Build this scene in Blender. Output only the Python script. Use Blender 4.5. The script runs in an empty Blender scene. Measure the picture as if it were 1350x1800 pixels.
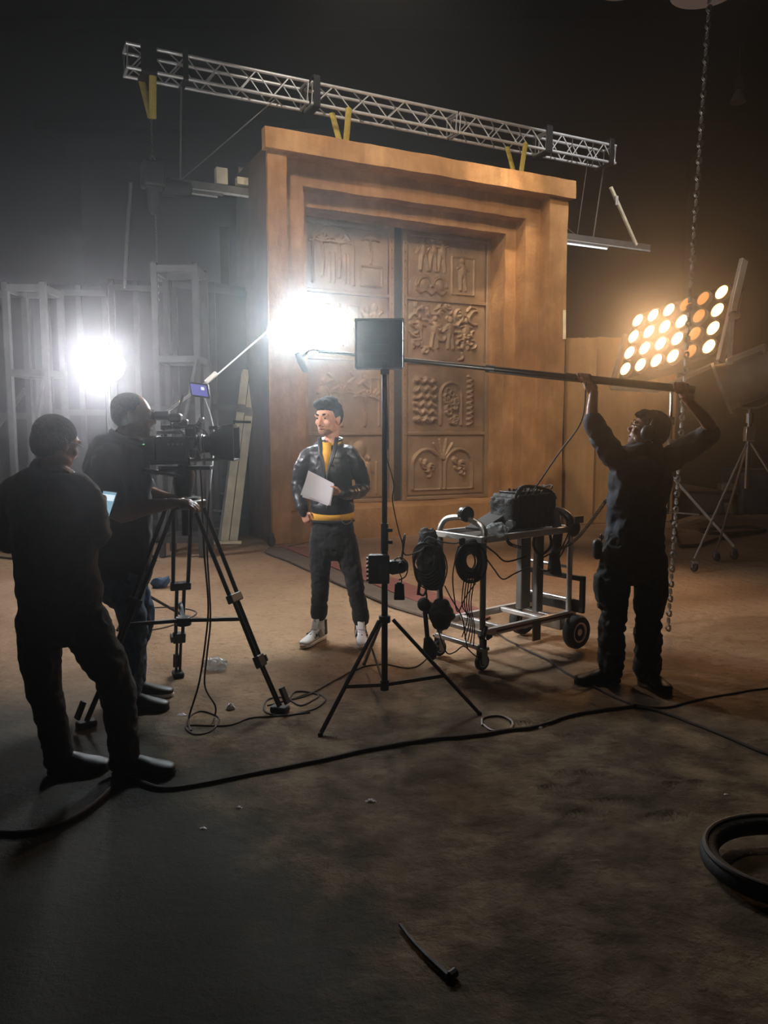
import bpy, bmesh, math, random
import numpy as np
from mathutils import Vector, Matrix, noise
random.seed(7)
V = Vector
SC = bpy.context.scene
COL = SC.collection

# ---------------------------------------------------------------- camera
FPX, PITCH, CAMH = 1370.0, math.radians(6.04), 1.6
cam_data = bpy.data.cameras.new('camera'); cam = bpy.data.objects.new('camera', cam_data)
COL.objects.link(cam)
cam.location = (0, 0, CAMH); cam.rotation_euler = (math.pi / 2 - PITCH, 0, 0)
cam_data.sensor_fit = 'VERTICAL'; cam_data.sensor_height = 36; cam_data.sensor_width = 27
cam_data.lens = FPX / 1800 * 36; cam_data.clip_start = 0.05; cam_data.clip_end = 200
SC.camera = cam
SC.view_settings.view_transform = 'Standard'; SC.view_settings.look = 'None'
SC.view_settings.gamma = 1; SC.view_settings.use_curve_mapping = False
SC.view_settings.exposure = EXPOSURE = -0.35
SC.cycles.use_denoising = True
SC.cycles.max_bounces = 6; SC.cycles.diffuse_bounces = 3; SC.cycles.glossy_bounces = 3
SC.cycles.transmission_bounces = 4; SC.cycles.volume_bounces = 0; SC.cycles.transparent_max_bounces = 6
SC.cycles.sample_clamp_indirect = 4.0
SC.cycles.volume_max_steps = 64

# ---------------------------------------------------------------- air: dark shed filled with theatrical haze
world = bpy.data.worlds.new('world'); SC.world = world; world.use_nodes = True
_n = world.node_tree.nodes; _n['Background'].inputs[0].default_value = (0.5, 0.52, 0.55, 1)
_n['Background'].inputs[1].default_value = 0.0
_vs = _n.new('ShaderNodeVolumeScatter'); _vs.inputs['Color'].default_value = (1, 1, 1, 1)
_vs.inputs['Density'].default_value = 0.0088; _vs.inputs['Anisotropy'].default_value = 0.90
world.node_tree.links.new(_vs.outputs[0], _n['World Output'].inputs['Volume'])

def lamp(name, kind, loc, power, color, aim=None, **kw):
    d = bpy.data.lights.new(name, kind); d.energy = power; d.color = color
    for k, v in kw.items(): setattr(d, k, v)
    o = bpy.data.objects.new(name, d); COL.objects.link(o); o.location = loc
    if aim is not None: o.rotation_euler = (V(aim) - V(loc)).to_track_quat('-Z', 'Y').to_euler()
    return o

# film lamps of the stage; the ones out of frame are unseen, placed for the light they cast
lamp('key_lamp_light', 'POINT', (-0.63, 6.42, 2.60), 60, (0.86, 0.95, 1.0), shadow_soft_size=0.08)
lamp('back_lamp_light', 'SPOT', (-3.24, 8.80, 2.02), 24, (0.90, 0.92, 1.0), aim=(-1.0, 3.0, 1.0), spot_size=math.radians(150), spot_blend=0.9, shadow_soft_size=0.07)
lamp('bank_light', 'SPOT', (3.30, 9.60, 2.75), 330, (1.0, 0.58, 0.29), aim=(-0.8, 5.2, 0.6), spot_size=math.radians(150), spot_blend=0.9, shadow_soft_size=0.35)
lamp('roof_fresnel', 'SPOT', (-1.6, 4.5, 8.6), 2100, (1.0, 0.82, 0.62), aim=(0.7, 11.6, 4.0), spot_size=math.radians(44), spot_blend=0.6, shadow_soft_size=0.12)
lamp('roof_fresnel', 'SPOT', (4.6, 5.0, 8.6), 1700, (1.0, 0.80, 0.58), aim=(2.0, 12.2, 3.4), spot_size=math.radians(44), spot_blend=0.6, shadow_soft_size=0.12)
lamp('truss_light', 'SPOT', (5.2, 10.4, 8.9), 1700, (0.95, 0.95, 1.0), aim=(4.2, 13.2, 6.3), spot_size=math.radians(46), spot_blend=0.6, shadow_soft_size=0.08)
lamp('truss_light', 'SPOT', (0.4, 9.0, 9.1), 800, (1.0, 0.92, 0.84), aim=(0.2, 11.9, 6.4), spot_size=math.radians(70), spot_blend=0.6, shadow_soft_size=0.08)
lamp('lintel_spot', 'SPOT', (1.6, 9.4, 8.7), 1500, (1.0, 0.80, 0.58), aim=tuple([1.72, 12.3, 5.15]), spot_size=math.radians(15), spot_blend=0.5, shadow_soft_size=0.05)
lamp('lintel_spot', 'SPOT', (2.6, 9.6, 8.9), 1300, (1.0, 0.80, 0.58), aim=(2.15, 12.5, 5.45), spot_size=math.radians(11), spot_blend=0.5, shadow_soft_size=0.05)
lamp('backlight', 'SPOT', (-0.2, 10.2, 8.9), 800, (1.0, 0.84, 0.68), aim=(0.4, 6.2, 0), spot_size=math.radians(52), spot_blend=0.9, shadow_soft_size=0.10)
lamp('side_lamp', 'SPOT', (-3.5, 4.5, 2.9), 1000, (1.0, 0.96, 0.98), aim=(-0.45, 5.85, 1.15), spot_size=math.radians(26), spot_blend=0.5, shadow_soft_size=0.10)

# ---------------------------------------------------------------- pixel rays (only to read real positions off the photo)
def ray(x, y):
    a = (x - 675) / FPX; b = (900 - y) / FPX
    return V((a, math.cos(PITCH) + b * math.sin(PITCH), -math.sin(PITCH) + b * math.cos(PITCH)))
def G(x, y, z=0.0):
    d = ray(x, y); t = (z - CAMH) / d.z
    return V((d.x * t, d.y * t, z))
def P(x, y, Y):
    d = ray(x, y); t = Y / d.y
    return V((d.x * t, Y, CAMH + d.z * t))

# ---------------------------------------------------------------- materials
def lin(c):
    return tuple(((v / 12.92) if v <= 0.04045 else ((v + 0.055) / 1.055) ** 2.4) for v in c)
def hx(s):
    return lin(tuple(int(s[i:i + 2], 16) / 255 for i in (0, 2, 4)))
def mat(name, col, rough=0.6, metal=0.0, vary=0.15, vscale=8.0, bump=0.0, bscale=40.0, emit=None, estr=0.0, alpha=1.0, trans=0.0, coat=0.0, spec=None):
    m = bpy.data.materials.new(name); m.use_nodes = True
    nt = m.node_tree; N = nt.nodes; L = nt.links; b = N['Principled BSDF']
    c = hx(col) if isinstance(col, str) else col
    b.inputs['Roughness'].default_value = rough; b.inputs['Metallic'].default_value = metal
    b.inputs['Alpha'].default_value = alpha; b.inputs['Transmission Weight'].default_value = trans
    b.inputs['Coat Weight'].default_value = coat
    if spec is not None: b.inputs['Specular IOR Level'].default_value = spec
    tc = N.new('ShaderNodeTexCoord')
    nz = N.new('ShaderNodeTexNoise'); nz.inputs['Scale'].default_value = vscale; nz.inputs['Detail'].default_value = 5
    L.new(tc.outputs['Object'], nz.inputs['Vector'])
    r = N.new('ShaderNodeValToRGB')
    r.color_ramp.elements[0].position = 0.3; r.color_ramp.elements[1].position = 0.7
    r.color_ramp.elements[0].color = (*[max(0, v * (1 - vary)) for v in c], 1)
    r.color_ramp.elements[1].color = (*[min(1, v * (1 + vary)) for v in c], 1)
    L.new(nz.outputs[0], r.inputs[0]); L.new(r.outputs[0], b.inputs['Base Color'])
    if bump:
        n2 = N.new('ShaderNodeTexNoise'); n2.inputs['Scale'].default_value = bscale; n2.inputs['Detail'].default_value = 6
        L.new(tc.outputs['Object'], n2.inputs['Vector'])
        bp = N.new('ShaderNodeBump'); bp.inputs['Strength'].default_value = bump; bp.inputs['Distance'].default_value = 0.02
        L.new(n2.outputs[0], bp.inputs['Height']); L.new(bp.outputs[0], b.inputs['Normal'])
    if emit is not None:
        b.inputs['Emission Color'].default_value = (*(hx(emit) if isinstance(emit, str) else emit), 1)
        b.inputs['Emission Strength'].default_value = estr
    return m

def plaster_mat(name, c0, c1, c2, scale=1.6, bump=0.35):
    m = bpy.data.materials.new(name); m.use_nodes = True
    nt = m.node_tree; N = nt.nodes; L = nt.links; b = N['Principled BSDF']; b.inputs['Roughness'].default_value = 0.85
    b.inputs['Specular IOR Level'].default_value = 0.25
    tc = N.new('ShaderNodeTexCoord')
    a = N.new('ShaderNodeTexNoise'); a.inputs['Scale'].default_value = scale; a.inputs['Detail'].default_value = 8; a.inputs['Roughness'].default_value = 0.65
    L.new(tc.outputs['Object'], a.inputs['Vector'])
    r = N.new('ShaderNodeValToRGB'); e = r.color_ramp.elements
    e[0].position = 0.32; e[0].color = (*hx(c0), 1); e[1].position = 0.68; e[1].color = (*hx(c2), 1)
    k = e.new(0.5); k.color = (*hx(c1), 1)
    L.new(a.outputs[0], r.inputs[0])
    mp = N.new('ShaderNodeMapping'); mp.inputs['Scale'].default_value = (9, 9, 1.2)
    L.new(tc.outputs['Object'], mp.inputs[0])
    s = N.new('ShaderNodeTexNoise'); s.inputs['Scale'].default_value = 1.5; s.inputs['Detail'].default_value = 4; L.new(mp.outputs[0], s.inputs['Vector'])
    mx = N.new('ShaderNodeMixRGB'); mx.blend_type = 'MULTIPLY'; mx.inputs[0].default_value = 0.35
    L.new(r.outputs[0], mx.inputs[1]); L.new(s.outputs[0], mx.inputs[2]); 
    gm = N.new('ShaderNodeBrightContrast'); gm.inputs[1].default_value = 0.12; L.new(mx.outputs[0], gm.inputs[0])
    L.new(mx.outputs[0], b.inputs['Base Color'])
    v = N.new('ShaderNodeTexNoise'); v.inputs['Scale'].default_value = 22; v.inputs['Detail'].default_value = 7; L.new(tc.outputs['Object'], v.inputs['Vector'])
    bp = N.new('ShaderNodeBump'); bp.inputs['Strength'].default_value = bump; bp.inputs['Distance'].default_value = 0.03
    L.new(v.outputs[0], bp.inputs['Height']); L.new(bp.outputs[0], b.inputs['Normal'])
    return m

M = {}
M['plaster'] = plaster_mat('orange_plaster', '996e45', 'b18354', 'ca9c6a')
M['plaster_wall'] = plaster_mat('orange_wall_paint', '8d6844', 'a37d54', 'b68e62', 1.0, 0.2)
M['bronze'] = mat('aged_bronze', '93785a', 0.45, 0.25, 0.2, 3.0, 0.3, 30)
M['bronze_dark'] = mat('dark_bronze_channel', '3a332c', 0.6, 0.2, 0.2)
M['ply'] = mat('raw_plywood', '5b4738', 0.8, 0, 0.2, 4)
M['black'] = mat('black_plastic', '161616', 0.45, 0, 0.2, 20)
M['black_metal'] = mat('black_powder_coat', '1b1a19', 0.35, 0.4, 0.2, 20)
M['rubber'] = mat('black_rubber', '1c1b1a', 0.75, 0, 0.2, 20, 0.2, 60)
M['cable'] = mat('cable_rubber', '1a1512', 0.6, 0, 0.2, 20)
M['cable_dusty'] = mat('dusty_cable', '3b2d22', 0.8, 0, 0.3, 10)
M['steel'] = mat('galvanised_steel', '8e8a84', 0.35, 0.85, 0.12, 12)
M['chrome'] = mat('chrome', 'd8d8d8', 0.15, 1.0, 0.05)
M['alu'] = mat('truss_aluminium', 'd6d4d0', 0.35, 0.55, 0.1, 10)
M['alu_dim'] = mat('dull_aluminium', '77736d', 0.5, 0.7, 0.15, 10)
M['wood'] = mat('pale_timber', 'dccdaa', 0.75, 0, 0.18, 6, 0.2, 30)
M['wood_grey'] = mat('grey_timber', '403d3b', 0.85, 0, 0.18, 6)
M['canvas'] = mat('grey_flat_canvas', '272625', 0.9, 0, 0.2, 2)
M['dark_flat'] = mat('dark_painted_flat', '33302d', 0.85, 0, 0.2, 2)
M['sling'] = mat('yellow_sling', 'a08c38', 0.85, 0, 0.15, 20)
M['bag'] = mat('black_nylon', '191817', 0.7, 0, 0.3, 30, 0.3, 80)
M['foil'] = mat('clear_plastic_sheet', 'b9c0c4', 0.2, 0, 0.1, 10, 0.5, 40, alpha=0.45)
M['paper'] = mat('white_paper', 'e9e4ea', 0.7, 0, 0.03)
M['red_carpet'] = mat('red_carpet', '7b4a40', 0.95, 0, 0.2, 14, 0.4, 200)
M['mat_dark'] = mat('dark_carpet_edge', '5d4f42', 0.95, 0, 0.25, 10, 0.4, 120)
M['blue_tarp'] = mat('blue_tarp', '1d2c40', 0.6, 0, 0.25, 3, 0.3, 8)
M['yellow'] = mat('mustard_cotton', 'e0a437', 0.8, 0, 0.1, 30)
M['leather'] = mat('black_leather', '1b1b20', 0.44, 0, 0.2, 14, 0.25, 18, coat=0.1)
M['jean_black'] = mat('black_denim', '0b0908', 0.9, 0, 0.2, 30, 0.2, 60)
M['jean_blue'] = mat('blue_denim', '31475f', 0.85, 0, 0.25, 20, 0.2, 60)
M['grey_knit'] = mat('grey_sweater', '3b3936', 0.9, 0, 0.15, 20, 0.2, 90)
M['navy'] = mat('navy_work_shirt', '272c36', 0.8, 0, 0.2, 10, 0.2, 40)
M['dark_cloth'] = mat('dark_cargo_cloth', '1a1a17', 0.85, 0, 0.25, 10, 0.2, 40)
M['polo'] = mat('black_polo_cotton', '151515', 0.85, 0, 0.2, 20)
M['skin'] = mat('skin', 'b98468', 0.65, 0, 0.08, 20)
M['skin_dark'] = mat('tanned_skin', '9c6b50', 0.5, 0, 0.08, 20)
M['hair'] = mat('dark_hair', '0d0a09', 0.85, 0, 0.4, 60, 0.6, 150, spec=0.08)
M['hair_grey'] = mat('cropped_grey_hair', '5c5552', 0.7, 0, 0.3, 90, 0.4, 200)
M['stubble'] = mat('stubble', '7d5845', 0.7, 0, 0.25, 120)
M['lips'] = mat('lips', '6e3f36', 0.5)
M['eye'] = mat('eye_white', '8f8780', 0.3); M['pupil'] = mat('pupil', '140e0b', 0.2)
M['shoe_white'] = mat('white_leather', 'd8d2cc', 0.5, 0, 0.06); M['shoe_grey'] = mat('grey_suede', '77716c', 0.8)
M['shoe_sole'] = mat('gum_sole', 'b08a72', 0.6); M['shoe_dark'] = mat('dark_shoe_leather', '1a1816', 0.5)
M['glow_key'] = mat('key_lamp_glow', 'ffffff', 0.5, emit=(0.86, 0.96, 1.0), estr=150)
M['glow_back'] = mat('back_lamp_glow', 'ffffff', 0.5, emit=(0.93, 0.93, 1.0), estr=300)
M['glow_bulb'] = mat('lit_bulb', 'ffddaa', 0.3, emit=(1.0, 0.46, 0.13), estr=11)
M['glow_bulb_dim'] = mat('dim_bulb', 'cc7a40', 0.3, vary=0.3, emit=(1.0, 0.42, 0.12), estr=0.7)
M['glow_panel'] = mat('led_face', 'ffffff', 0.5, emit=(1.0, 0.92, 0.80), estr=130)
M['tube'] = mat('beam_edge_glow', 'ffffff', 0.4, emit=(0.85, 0.9, 1.0), estr=2.2)  # added glow for the bright lit edge of the hanging beam
M['screen_blue'] = mat('monitor_picture', '101020', 0.3, emit=(0.16, 0.15, 0.55), estr=0.8)
M['screen_white'] = mat('monitor_white_box', 'ffffff', 0.3, emit=(0.9, 0.9, 1.0), estr=1.2)
M['screen_phone'] = mat('phone_picture', '334455', 0.3, emit=(0.30, 0.50, 0.62), estr=1.0)
M['screen_phone_bar'] = mat('phone_white_bar', 'eef8ff', 0.3, emit=(0.75, 0.92, 1.0), estr=1.2)
M['lens'] = mat('lens_glass', '0a0a12', 0.05, 0, coat=1.0)
M['led_green'] = mat('green_indicator', '60ff90', 0.4, emit=(0.4, 1.0, 0.5), estr=1.2)
M['led_yellow'] = mat('yellow_indicator', 'ffd060', 0.4, emit=(1.0, 0.75, 0.3), estr=0.9)
M['housing'] = mat('grey_lamp_housing', '6e6660', 0.5, 0.3, 0.2, 5); M['housing_dark'] = mat('dark_lamp_vents', '2c2826', 0.6, 0.2)
M['shade'] = mat('high_bay_shade', '9a9492', 0.5, 0.2, 0.08)
M['reddish'] = mat('red_stripe_tape', '7c2f33', 0.6)
M['lcd'] = mat('grey_lcd', '6a706c', 0.3)
M['shed'] = mat('shed_cladding', '171615', 0.9, 0.0, 0.3, 0.6)

# ---------------------------------------------------------------- mesh collecting
WM = {}
def new_obj(name, data, parent=None, Mx=None):
    o = bpy.data.objects.new(name, data); COL.objects.link(o)
    if parent is not None: o.parent = parent
    return o
def frame_of(o):
    Mx = Matrix.Identity(4)
    while o is not None:
        Mx = WM.get(o.name, Matrix.Identity(4)) @ Mx; o = o.parent
    return Mx
def thing(name, label, cat, loc=(0, 0, 0), rotz=0.0, group=None):
    o = bpy.data.objects.new(name, None); COL.objects.link(o); o.empty_display_size = 0.1
    o.location = loc; o.rotation_euler = (0, 0, rotz)
    WM[o.name] = Matrix.Translation(V(loc)) @ Matrix.Rotation(rotz, 4, 'Z')
    o['label'] = label; o['category'] = cat
    if group: o['group'] = group
    return o
def tag(o, label=None, cat=None, group=None, kind=None):
    if label: o['label'] = label
    if cat: o['category'] = cat
    if group: o['group'] = group
    if kind: o['kind'] = kind
    return o
def perp(d, ref=None):
    d = d.normalized()
    r = V(ref) if ref is not None else (V((0, 0, 1)) if abs(d.z) < 0.9 else V((0, 1, 0)))
    a = r - d * r.dot(d)
    if a.length < 1e-5: a = V((1, 0, 0)) - d * d.x
    a.normalize(); return a, d.cross(a).normalized()
class MB:
    def __init__(s): s.v = []; s.f = []
    def add(s, vs, fs):
        k = len(s.v); s.v += [V(v) for v in vs]; s.f += [tuple(i + k for i in f) for f in fs]; return s
    def box(s, c, size, R=None, taper=1.0):
        x, y, z = [t / 2 for t in size]; R = R or Matrix.Identity(3); c = V(c)
        vs = [c + R @ V((i * x * (taper if k > 0 else 1), j * y * (taper if k > 0 else 1), k * z)) for k in (-1, 1) for j in (-1, 1) for i in (-1, 1)]
        return s.add(vs, [(0, 2, 3, 1), (4, 5, 7, 6), (0, 1, 5, 4), (2, 6, 7, 3), (0, 4, 6, 2), (1, 3, 7, 5)])
    def bar(s, p, q, w, h, ref=None):
        p, q = V(p), V(q); d = q - p; a, b = perp(d, ref)
        R = Matrix((b, a, d.normalized())).transposed()
        return s.box((p + q) / 2, (w, h, d.length), R)
    def rings(s, rings, closed=False, cap=True):
        n = len(rings[0]); k = len(s.v); fs = []
        for r in rings: s.v += [V(p) for p in r]
        m = len(rings)
        for i in range(m - (0 if closed else 1)):
            for j in range(n):
                a = k + i * n + j; b = k + i * n + (j + 1) % n
                c = k + ((i + 1) % m) * n + (j + 1) % n; d = k + ((i + 1) % m) * n + j
                fs.append((a, b, c, d))
        if cap and not closed:
            fs.append(tuple(k + j for j in reversed(range(n)))); fs.append(tuple(k + (m - 1) * n + j for j in range(n)))
        s.f += fs; return s
    def tube(s, pts, r, n=8, closed=False, cap=True):
        pts = [V(p) for p in pts]; m = len(pts); rr = r if isinstance(r, (list, tuple)) else [r] * m
        R = []; a = None
        for i, p in enumerate(pts):
            if closed: d = pts[(i + 1) % m] - pts[i - 1]
            else: d = pts[min(i + 1, m - 1)] - pts[max(i - 1, 0)]
            if d.length < 1e-7: d = V((0, 0, 1))
            d.normalize()
            if a is None: a, b = perp(d)
            else:
                a = a - d * a.dot(d)
                if a.length < 1e-5: a, b = perp(d)
                a.normalize(); b = d.cross(a)
            R.append([p + (a * math.cos(2 * math.pi * j / n) + b * math.sin(2 * math.pi * j / n)) * rr[i] for j in range(n)])
        return s.rings(R, closed, cap)
    def cyl(s, p, q, r, r2=None, n=16):
        return s.tube([p, q], [r, r if r2 is None else r2], n)
    def lathe(s, prof, c=(0, 0, 0), axis=(0, 0, 1), n=24, ref=None):
        ax = V(axis).normalized(); a, b = perp(ax, ref); c = V(c)
        return s.rings([[c + ax * h + (a * math.cos(2 * math.pi * j / n) + b * math.sin(2 * math.pi * j / n)) * max(r, 1e-4) for j in range(n)] for r, h in prof])
    def ball(s, c, rad, F=None, n=12, m=8):
        rad = (rad,) * 3 if isinstance(rad, (int, float)) else rad
        F = F or Matrix.Identity(3); c = V(c); R = []
        for i in range(m + 1):
            t = math.pi * i / m; t = min(max(t, 0.02), math.pi - 0.02)
            R.append([c + F @ V((rad[0] * math.sin(t) * math.cos(2 * math.pi * j / n), rad[1] * math.sin(t) * math.sin(2 * math.pi * j / n), -rad[2] * math.cos(t))) for j in range(n)])
        return s.rings(R)
    def loft(s, secs, ref=None, n=16, round_ends=True):
        """secs: (point, half width along ref, half depth)"""
        secs = [(V(p), a, b) for p, a, b in secs]
        if round_ends:
            p0, a0, b0 = secs[0]; d = (p0 - secs[1][0]).normalized(); e = min(a0, b0)
            pre = [(p0 + d * e * math.sin(t), a0 * math.cos(t), b0 * math.cos(t)) for t in (1.45, 1.1, 0.6)]
            p1, a1, b1 = secs[-1]; d1 = (p1 - secs[-2][0]).normalized(); e1 = min(a1, b1)
            post = [(p1 + d1 * e1 * math.sin(t), a1 * math.cos(t), b1 * math.cos(t)) for t in (0.6, 1.1, 1.45)]
            secs = pre + secs + post
        R = []; m = len(secs); ra = None
        for i, (p, a, b) in enumerate(secs):
            d = secs[min(i + 1, m - 1)][0] - secs[max(i - 1, 0)][0]
            x, y = perp(d, ref if ref is not None else ra); ra = x if ref is None else None
            R.append([p + x * a * math.cos(2 * math.pi * j / n) + y * b * math.sin(2 * math.pi * j / n) for j in range(n)])
        return s.rings(R)
    def prism(s, poly, z0, z1):
        n = len(poly); vs = [V((p[0], p[1], z0)) for p in poly] + [V((p[0], p[1], z1)) for p in poly]
        return s.add(vs, [tuple(reversed(range(n))), tuple(range(n, 2 * n))] + [(i, (i + 1) % n, n + (i + 1) % n, n + i) for i in range(n)])
    def mesh(s, name, m):
        me = bpy.data.meshes.new(name); me.from_pydata([tuple(v) for v in s.v], [], s.f)
        if m is not None: me.materials.append(m if not isinstance(m, str) else M[m])
        return me
    def build(s, name, m, parent=None, smooth=None, bevel=0.0, local=False, remesh=None, sm=4, folds=0.0, fscale=6.0):
        """one mesh object; vertices are given in world space unless local"""
        if parent is not None and not local:
            Mi = frame_of(parent).inverted(); s.v = [Mi @ v for v in s.v]
        me = s.mesh(name, m); bm = bmesh.new(); bm.from_mesh(me)
        bmesh.ops.recalc_face_normals(bm, faces=bm.faces); bm.to_mesh(me); bm.free()
        if remesh:
            t = bpy.data.objects.new('tmp', me); COL.objects.link(t)
            md = t.modifiers.new('r', 'REMESH'); md.mode = 'VOXEL'; md.voxel_size = remesh
            md2 = t.modifiers.new('s', 'SMOOTH'); md2.iterations = sm; md2.factor = 0.5
            dg = bpy.context.evaluated_depsgraph_get(); dg.update()
            me2 = bpy.data.meshes.new_from_object(t.evaluated_get(dg)); me2.name = name
            bpy.data.objects.remove(t); me = me2
            if not me.materials: me.materials.append(M[m] if isinstance(m, str) else m)
            if folds:
                nv = len(me.vertices); 
                nr = [v.normal.copy() for v in me.vertices]
                for v, nn in zip(me.vertices, nr):
                    q = v.co * fscale; h = noise.noise(V((q.x, q.y, q.z * 0.8))) + 0.6 * noise.noise(V((q.x * 2.1 + 5, q.y * 2.1, q.z * 2.6)))
                    h = 1 - abs(h) * 2.2
                    v.co += nn * folds * h
            smooth = 180 if smooth is None else smooth
        o = bpy.data.objects.new(name, me); COL.objects.link(o)
        if parent is not None: o.parent = parent
        if smooth is None: smooth = 35
        if smooth:
            me.polygons.foreach_set('use_smooth', [True] * len(me.polygons))
            if smooth < 180:
                bm = bmesh.new(); bm.from_mesh(me)
                for e in bm.edges:
                    if len(e.link_faces) == 2 and e.calc_face_angle(0) > math.radians(smooth): e.smooth = False
                bm.to_mesh(me); bm.free()
        if bevel:
            md = o.modifiers.new('bevel', 'BEVEL'); md.width = bevel; md.segments = 2; md.limit_method = 'ANGLE'
        return o
def part(parent, name, m, mb, **k): return mb.build(name, m, parent, **k)
def spline(pts, n=8):
    pts = [V(p) for p in pts]; out = []
    for i in range(len(pts) - 1):
        p0 = pts[max(i - 1, 0)]; p1 = pts[i]; p2 = pts[i + 1]; p3 = pts[min(i + 2, len(pts) - 1)]
        for k in range(n):
            t = k / n
            out.append(0.5 * ((2 * p1) + (p2 - p0) * t + (2 * p0 - 5 * p1 + 4 * p2 - p3) * t * t + (3 * p1 - p0 - 3 * p2 + p3) * t ** 3))
    out.append(pts[-1]); return out
def at_thing(name, label, cat, loc, group=None): return thing(name, label, cat, loc, 0.0, group)
def copy_tree(o, parent=None):
    c = o.copy(); COL.objects.link(c); c.parent = parent
    for ch in [k for k in bpy.data.objects if k.parent == o]: copy_tree(ch, c)
    return c
# ================================================================ setting
def terrain(x, y):
    h = 0.018 * noise.noise(V((x * 0.9, y * 0.9, 0))) + 0.010 * noise.noise(V((x * 3.1, y * 3.1, 2))) + 0.005 * noise.noise(V((x * 9, y * 9, 5)))
    w = min(1, max(0, (8.0 - y) / 2)) * min(1, max(0.12, (x + 1.2 + (y - 4) * 0.25) / 1.2))
    return h * (0.25 + 0.75 * w) - 0.012
def tread(h, x, y):
    for cx, cy, a in FOOT:
        dx, dy = x - cx, y - cy; ca, sa = math.cos(a), math.sin(a); u, v = dx * ca + dy * sa, -dx * sa + dy * ca
        w = max(0, 1 - (u / 0.13) ** 2) * max(0, 1 - (v / 0.05) ** 2) * max(0, min(1, 0.7 + 1.6 * noise.noise(V((x * 14, y * 14, 8)))))
        if w > 0: h -= min(1, w * 2.5) * (0.008 + 0.009 * math.sin(u * 300))
    return h
FOOT = []
for px, py, a in ((1010, 1358, 0.1), (980, 1382, 0.15), (1075, 1405, 0.2), (1030, 1425, 0.1), (1010, 1290, 0.1), (1165, 1430, 0.3), (1200, 1375, 0.2), (930, 1268, 0.0)):
    g = G(px, py); FOOT.append((g.x, g.y, a))
xs = np.concatenate([np.linspace(-9, -3, 40, endpoint=False), np.linspace(-3, 0.4, 80, endpoint=False), np.linspace(0.4, 2.4, 260, endpoint=False), np.linspace(2.4, 9, 60)])
ys = np.concatenate([np.linspace(-2, 0.8, 12, endpoint=False), np.linspace(0.8, 2.2, 60, endpoint=False), np.linspace(2.2, 4.4, 240, endpoint=False), np.linspace(4.4, 9, 90, endpoint=False), np.linspace(9, 24, 40)])
vs = []; fs = []
for y in ys:
    for x in xs:
        h = terrain(x, y)
        if 0.5 < x < 2.4 and 2.2 < y < 4.4: h = tread(h, x, y)
        vs.append((x, y, h))
W_ = len(xs)
for j in range(len(ys) - 1):
    for i in range(W_ - 1): fs.append((j * W_ + i, j * W_ + i + 1, (j + 1) * W_ + i + 1, (j + 1) * W_ + i))
def floor_mat():
    m = bpy.data.materials.new('sandy_stage_floor'); m.use_nodes = True
    nt = m.node_tree; N = nt.nodes; L = nt.links; b = N['Principled BSDF']; b.inputs['Roughness'].default_value = 0.9
    b.inputs['Specular IOR Level'].default_value = 0.2
    tc = N.new('ShaderNodeTexCoord'); sp = N.new('ShaderNodeSeparateXYZ'); L.new(tc.outputs['Object'], sp.inputs[0])
    def nz(s, d=6, r=0.6):
        n = N.new('ShaderNodeTexNoise'); n.inputs['Scale'].default_value = s; n.inputs['Detail'].default_value = d; n.inputs['Roughness'].default_value = r
        L.new(tc.outputs['Object'], n.inputs['Vector']); return n.outputs[0]
    def ma(op, a, bb, c=None):
        n = N.new('ShaderNodeMath'); n.operation = op
        for i, q in enumerate((a, bb, c)):
            if q is None: continue
            if isinstance(q, (int, float)): n.inputs[i].default_value = q
            else: L.new(q, n.inputs[i])
        return n.outputs[0]
    def rng(v, a, c):
        n = N.new('ShaderNodeMapRange'); n.interpolation_type = 'SMOOTHSTEP'; n.inputs[1].default_value = a; n.inputs[2].default_value = c; L.new(v, n.inputs[0]); return n.outputs[0]
    def mix(f, a, c):
        n = N.new('ShaderNodeMixRGB'); L.new(f, n.inputs[0])
        for i, q in ((1, a), (2, c)):
            if isinstance(q, str): n.inputs[i].default_value = (*hx(q), 1)
            else: L.new(q, n.inputs[i])
        return n.outputs[0]
    big = nz(0.9); mid = nz(3.5); fine = nz(24, 8, 0.7)
    # concrete shows through where the sand was never spread, lower left
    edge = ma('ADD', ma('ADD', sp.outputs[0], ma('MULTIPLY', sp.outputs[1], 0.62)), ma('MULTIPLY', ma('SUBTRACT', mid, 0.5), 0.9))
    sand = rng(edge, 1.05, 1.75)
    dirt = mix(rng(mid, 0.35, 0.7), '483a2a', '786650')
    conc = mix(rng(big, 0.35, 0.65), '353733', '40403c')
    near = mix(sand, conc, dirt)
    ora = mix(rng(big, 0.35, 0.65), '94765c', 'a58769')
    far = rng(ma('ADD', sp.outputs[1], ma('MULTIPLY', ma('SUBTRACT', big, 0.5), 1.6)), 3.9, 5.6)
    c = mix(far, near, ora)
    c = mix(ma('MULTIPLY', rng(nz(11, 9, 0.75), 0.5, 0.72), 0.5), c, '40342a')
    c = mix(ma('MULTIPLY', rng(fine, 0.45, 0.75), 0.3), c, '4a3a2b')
    L.new(c, b.inputs['Base Color'])
    bp = N.new('ShaderNodeBump'); bp.inputs['Strength'].default_value = 0.9; bp.inputs['Distance'].default_value = 0.03
    L.new(ma('ADD', ma('MULTIPLY', nz(9, 8, 0.65), ma('MULTIPLY', sand, 1.3)), ma('MULTIPLY', fine, 0.35)), bp.inputs['Height']); L.new(bp.outputs[0], b.inputs['Normal'])
    return m
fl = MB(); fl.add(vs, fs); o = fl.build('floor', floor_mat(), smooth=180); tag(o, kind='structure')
def gz(x, y): return terrain(x, y)
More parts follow.
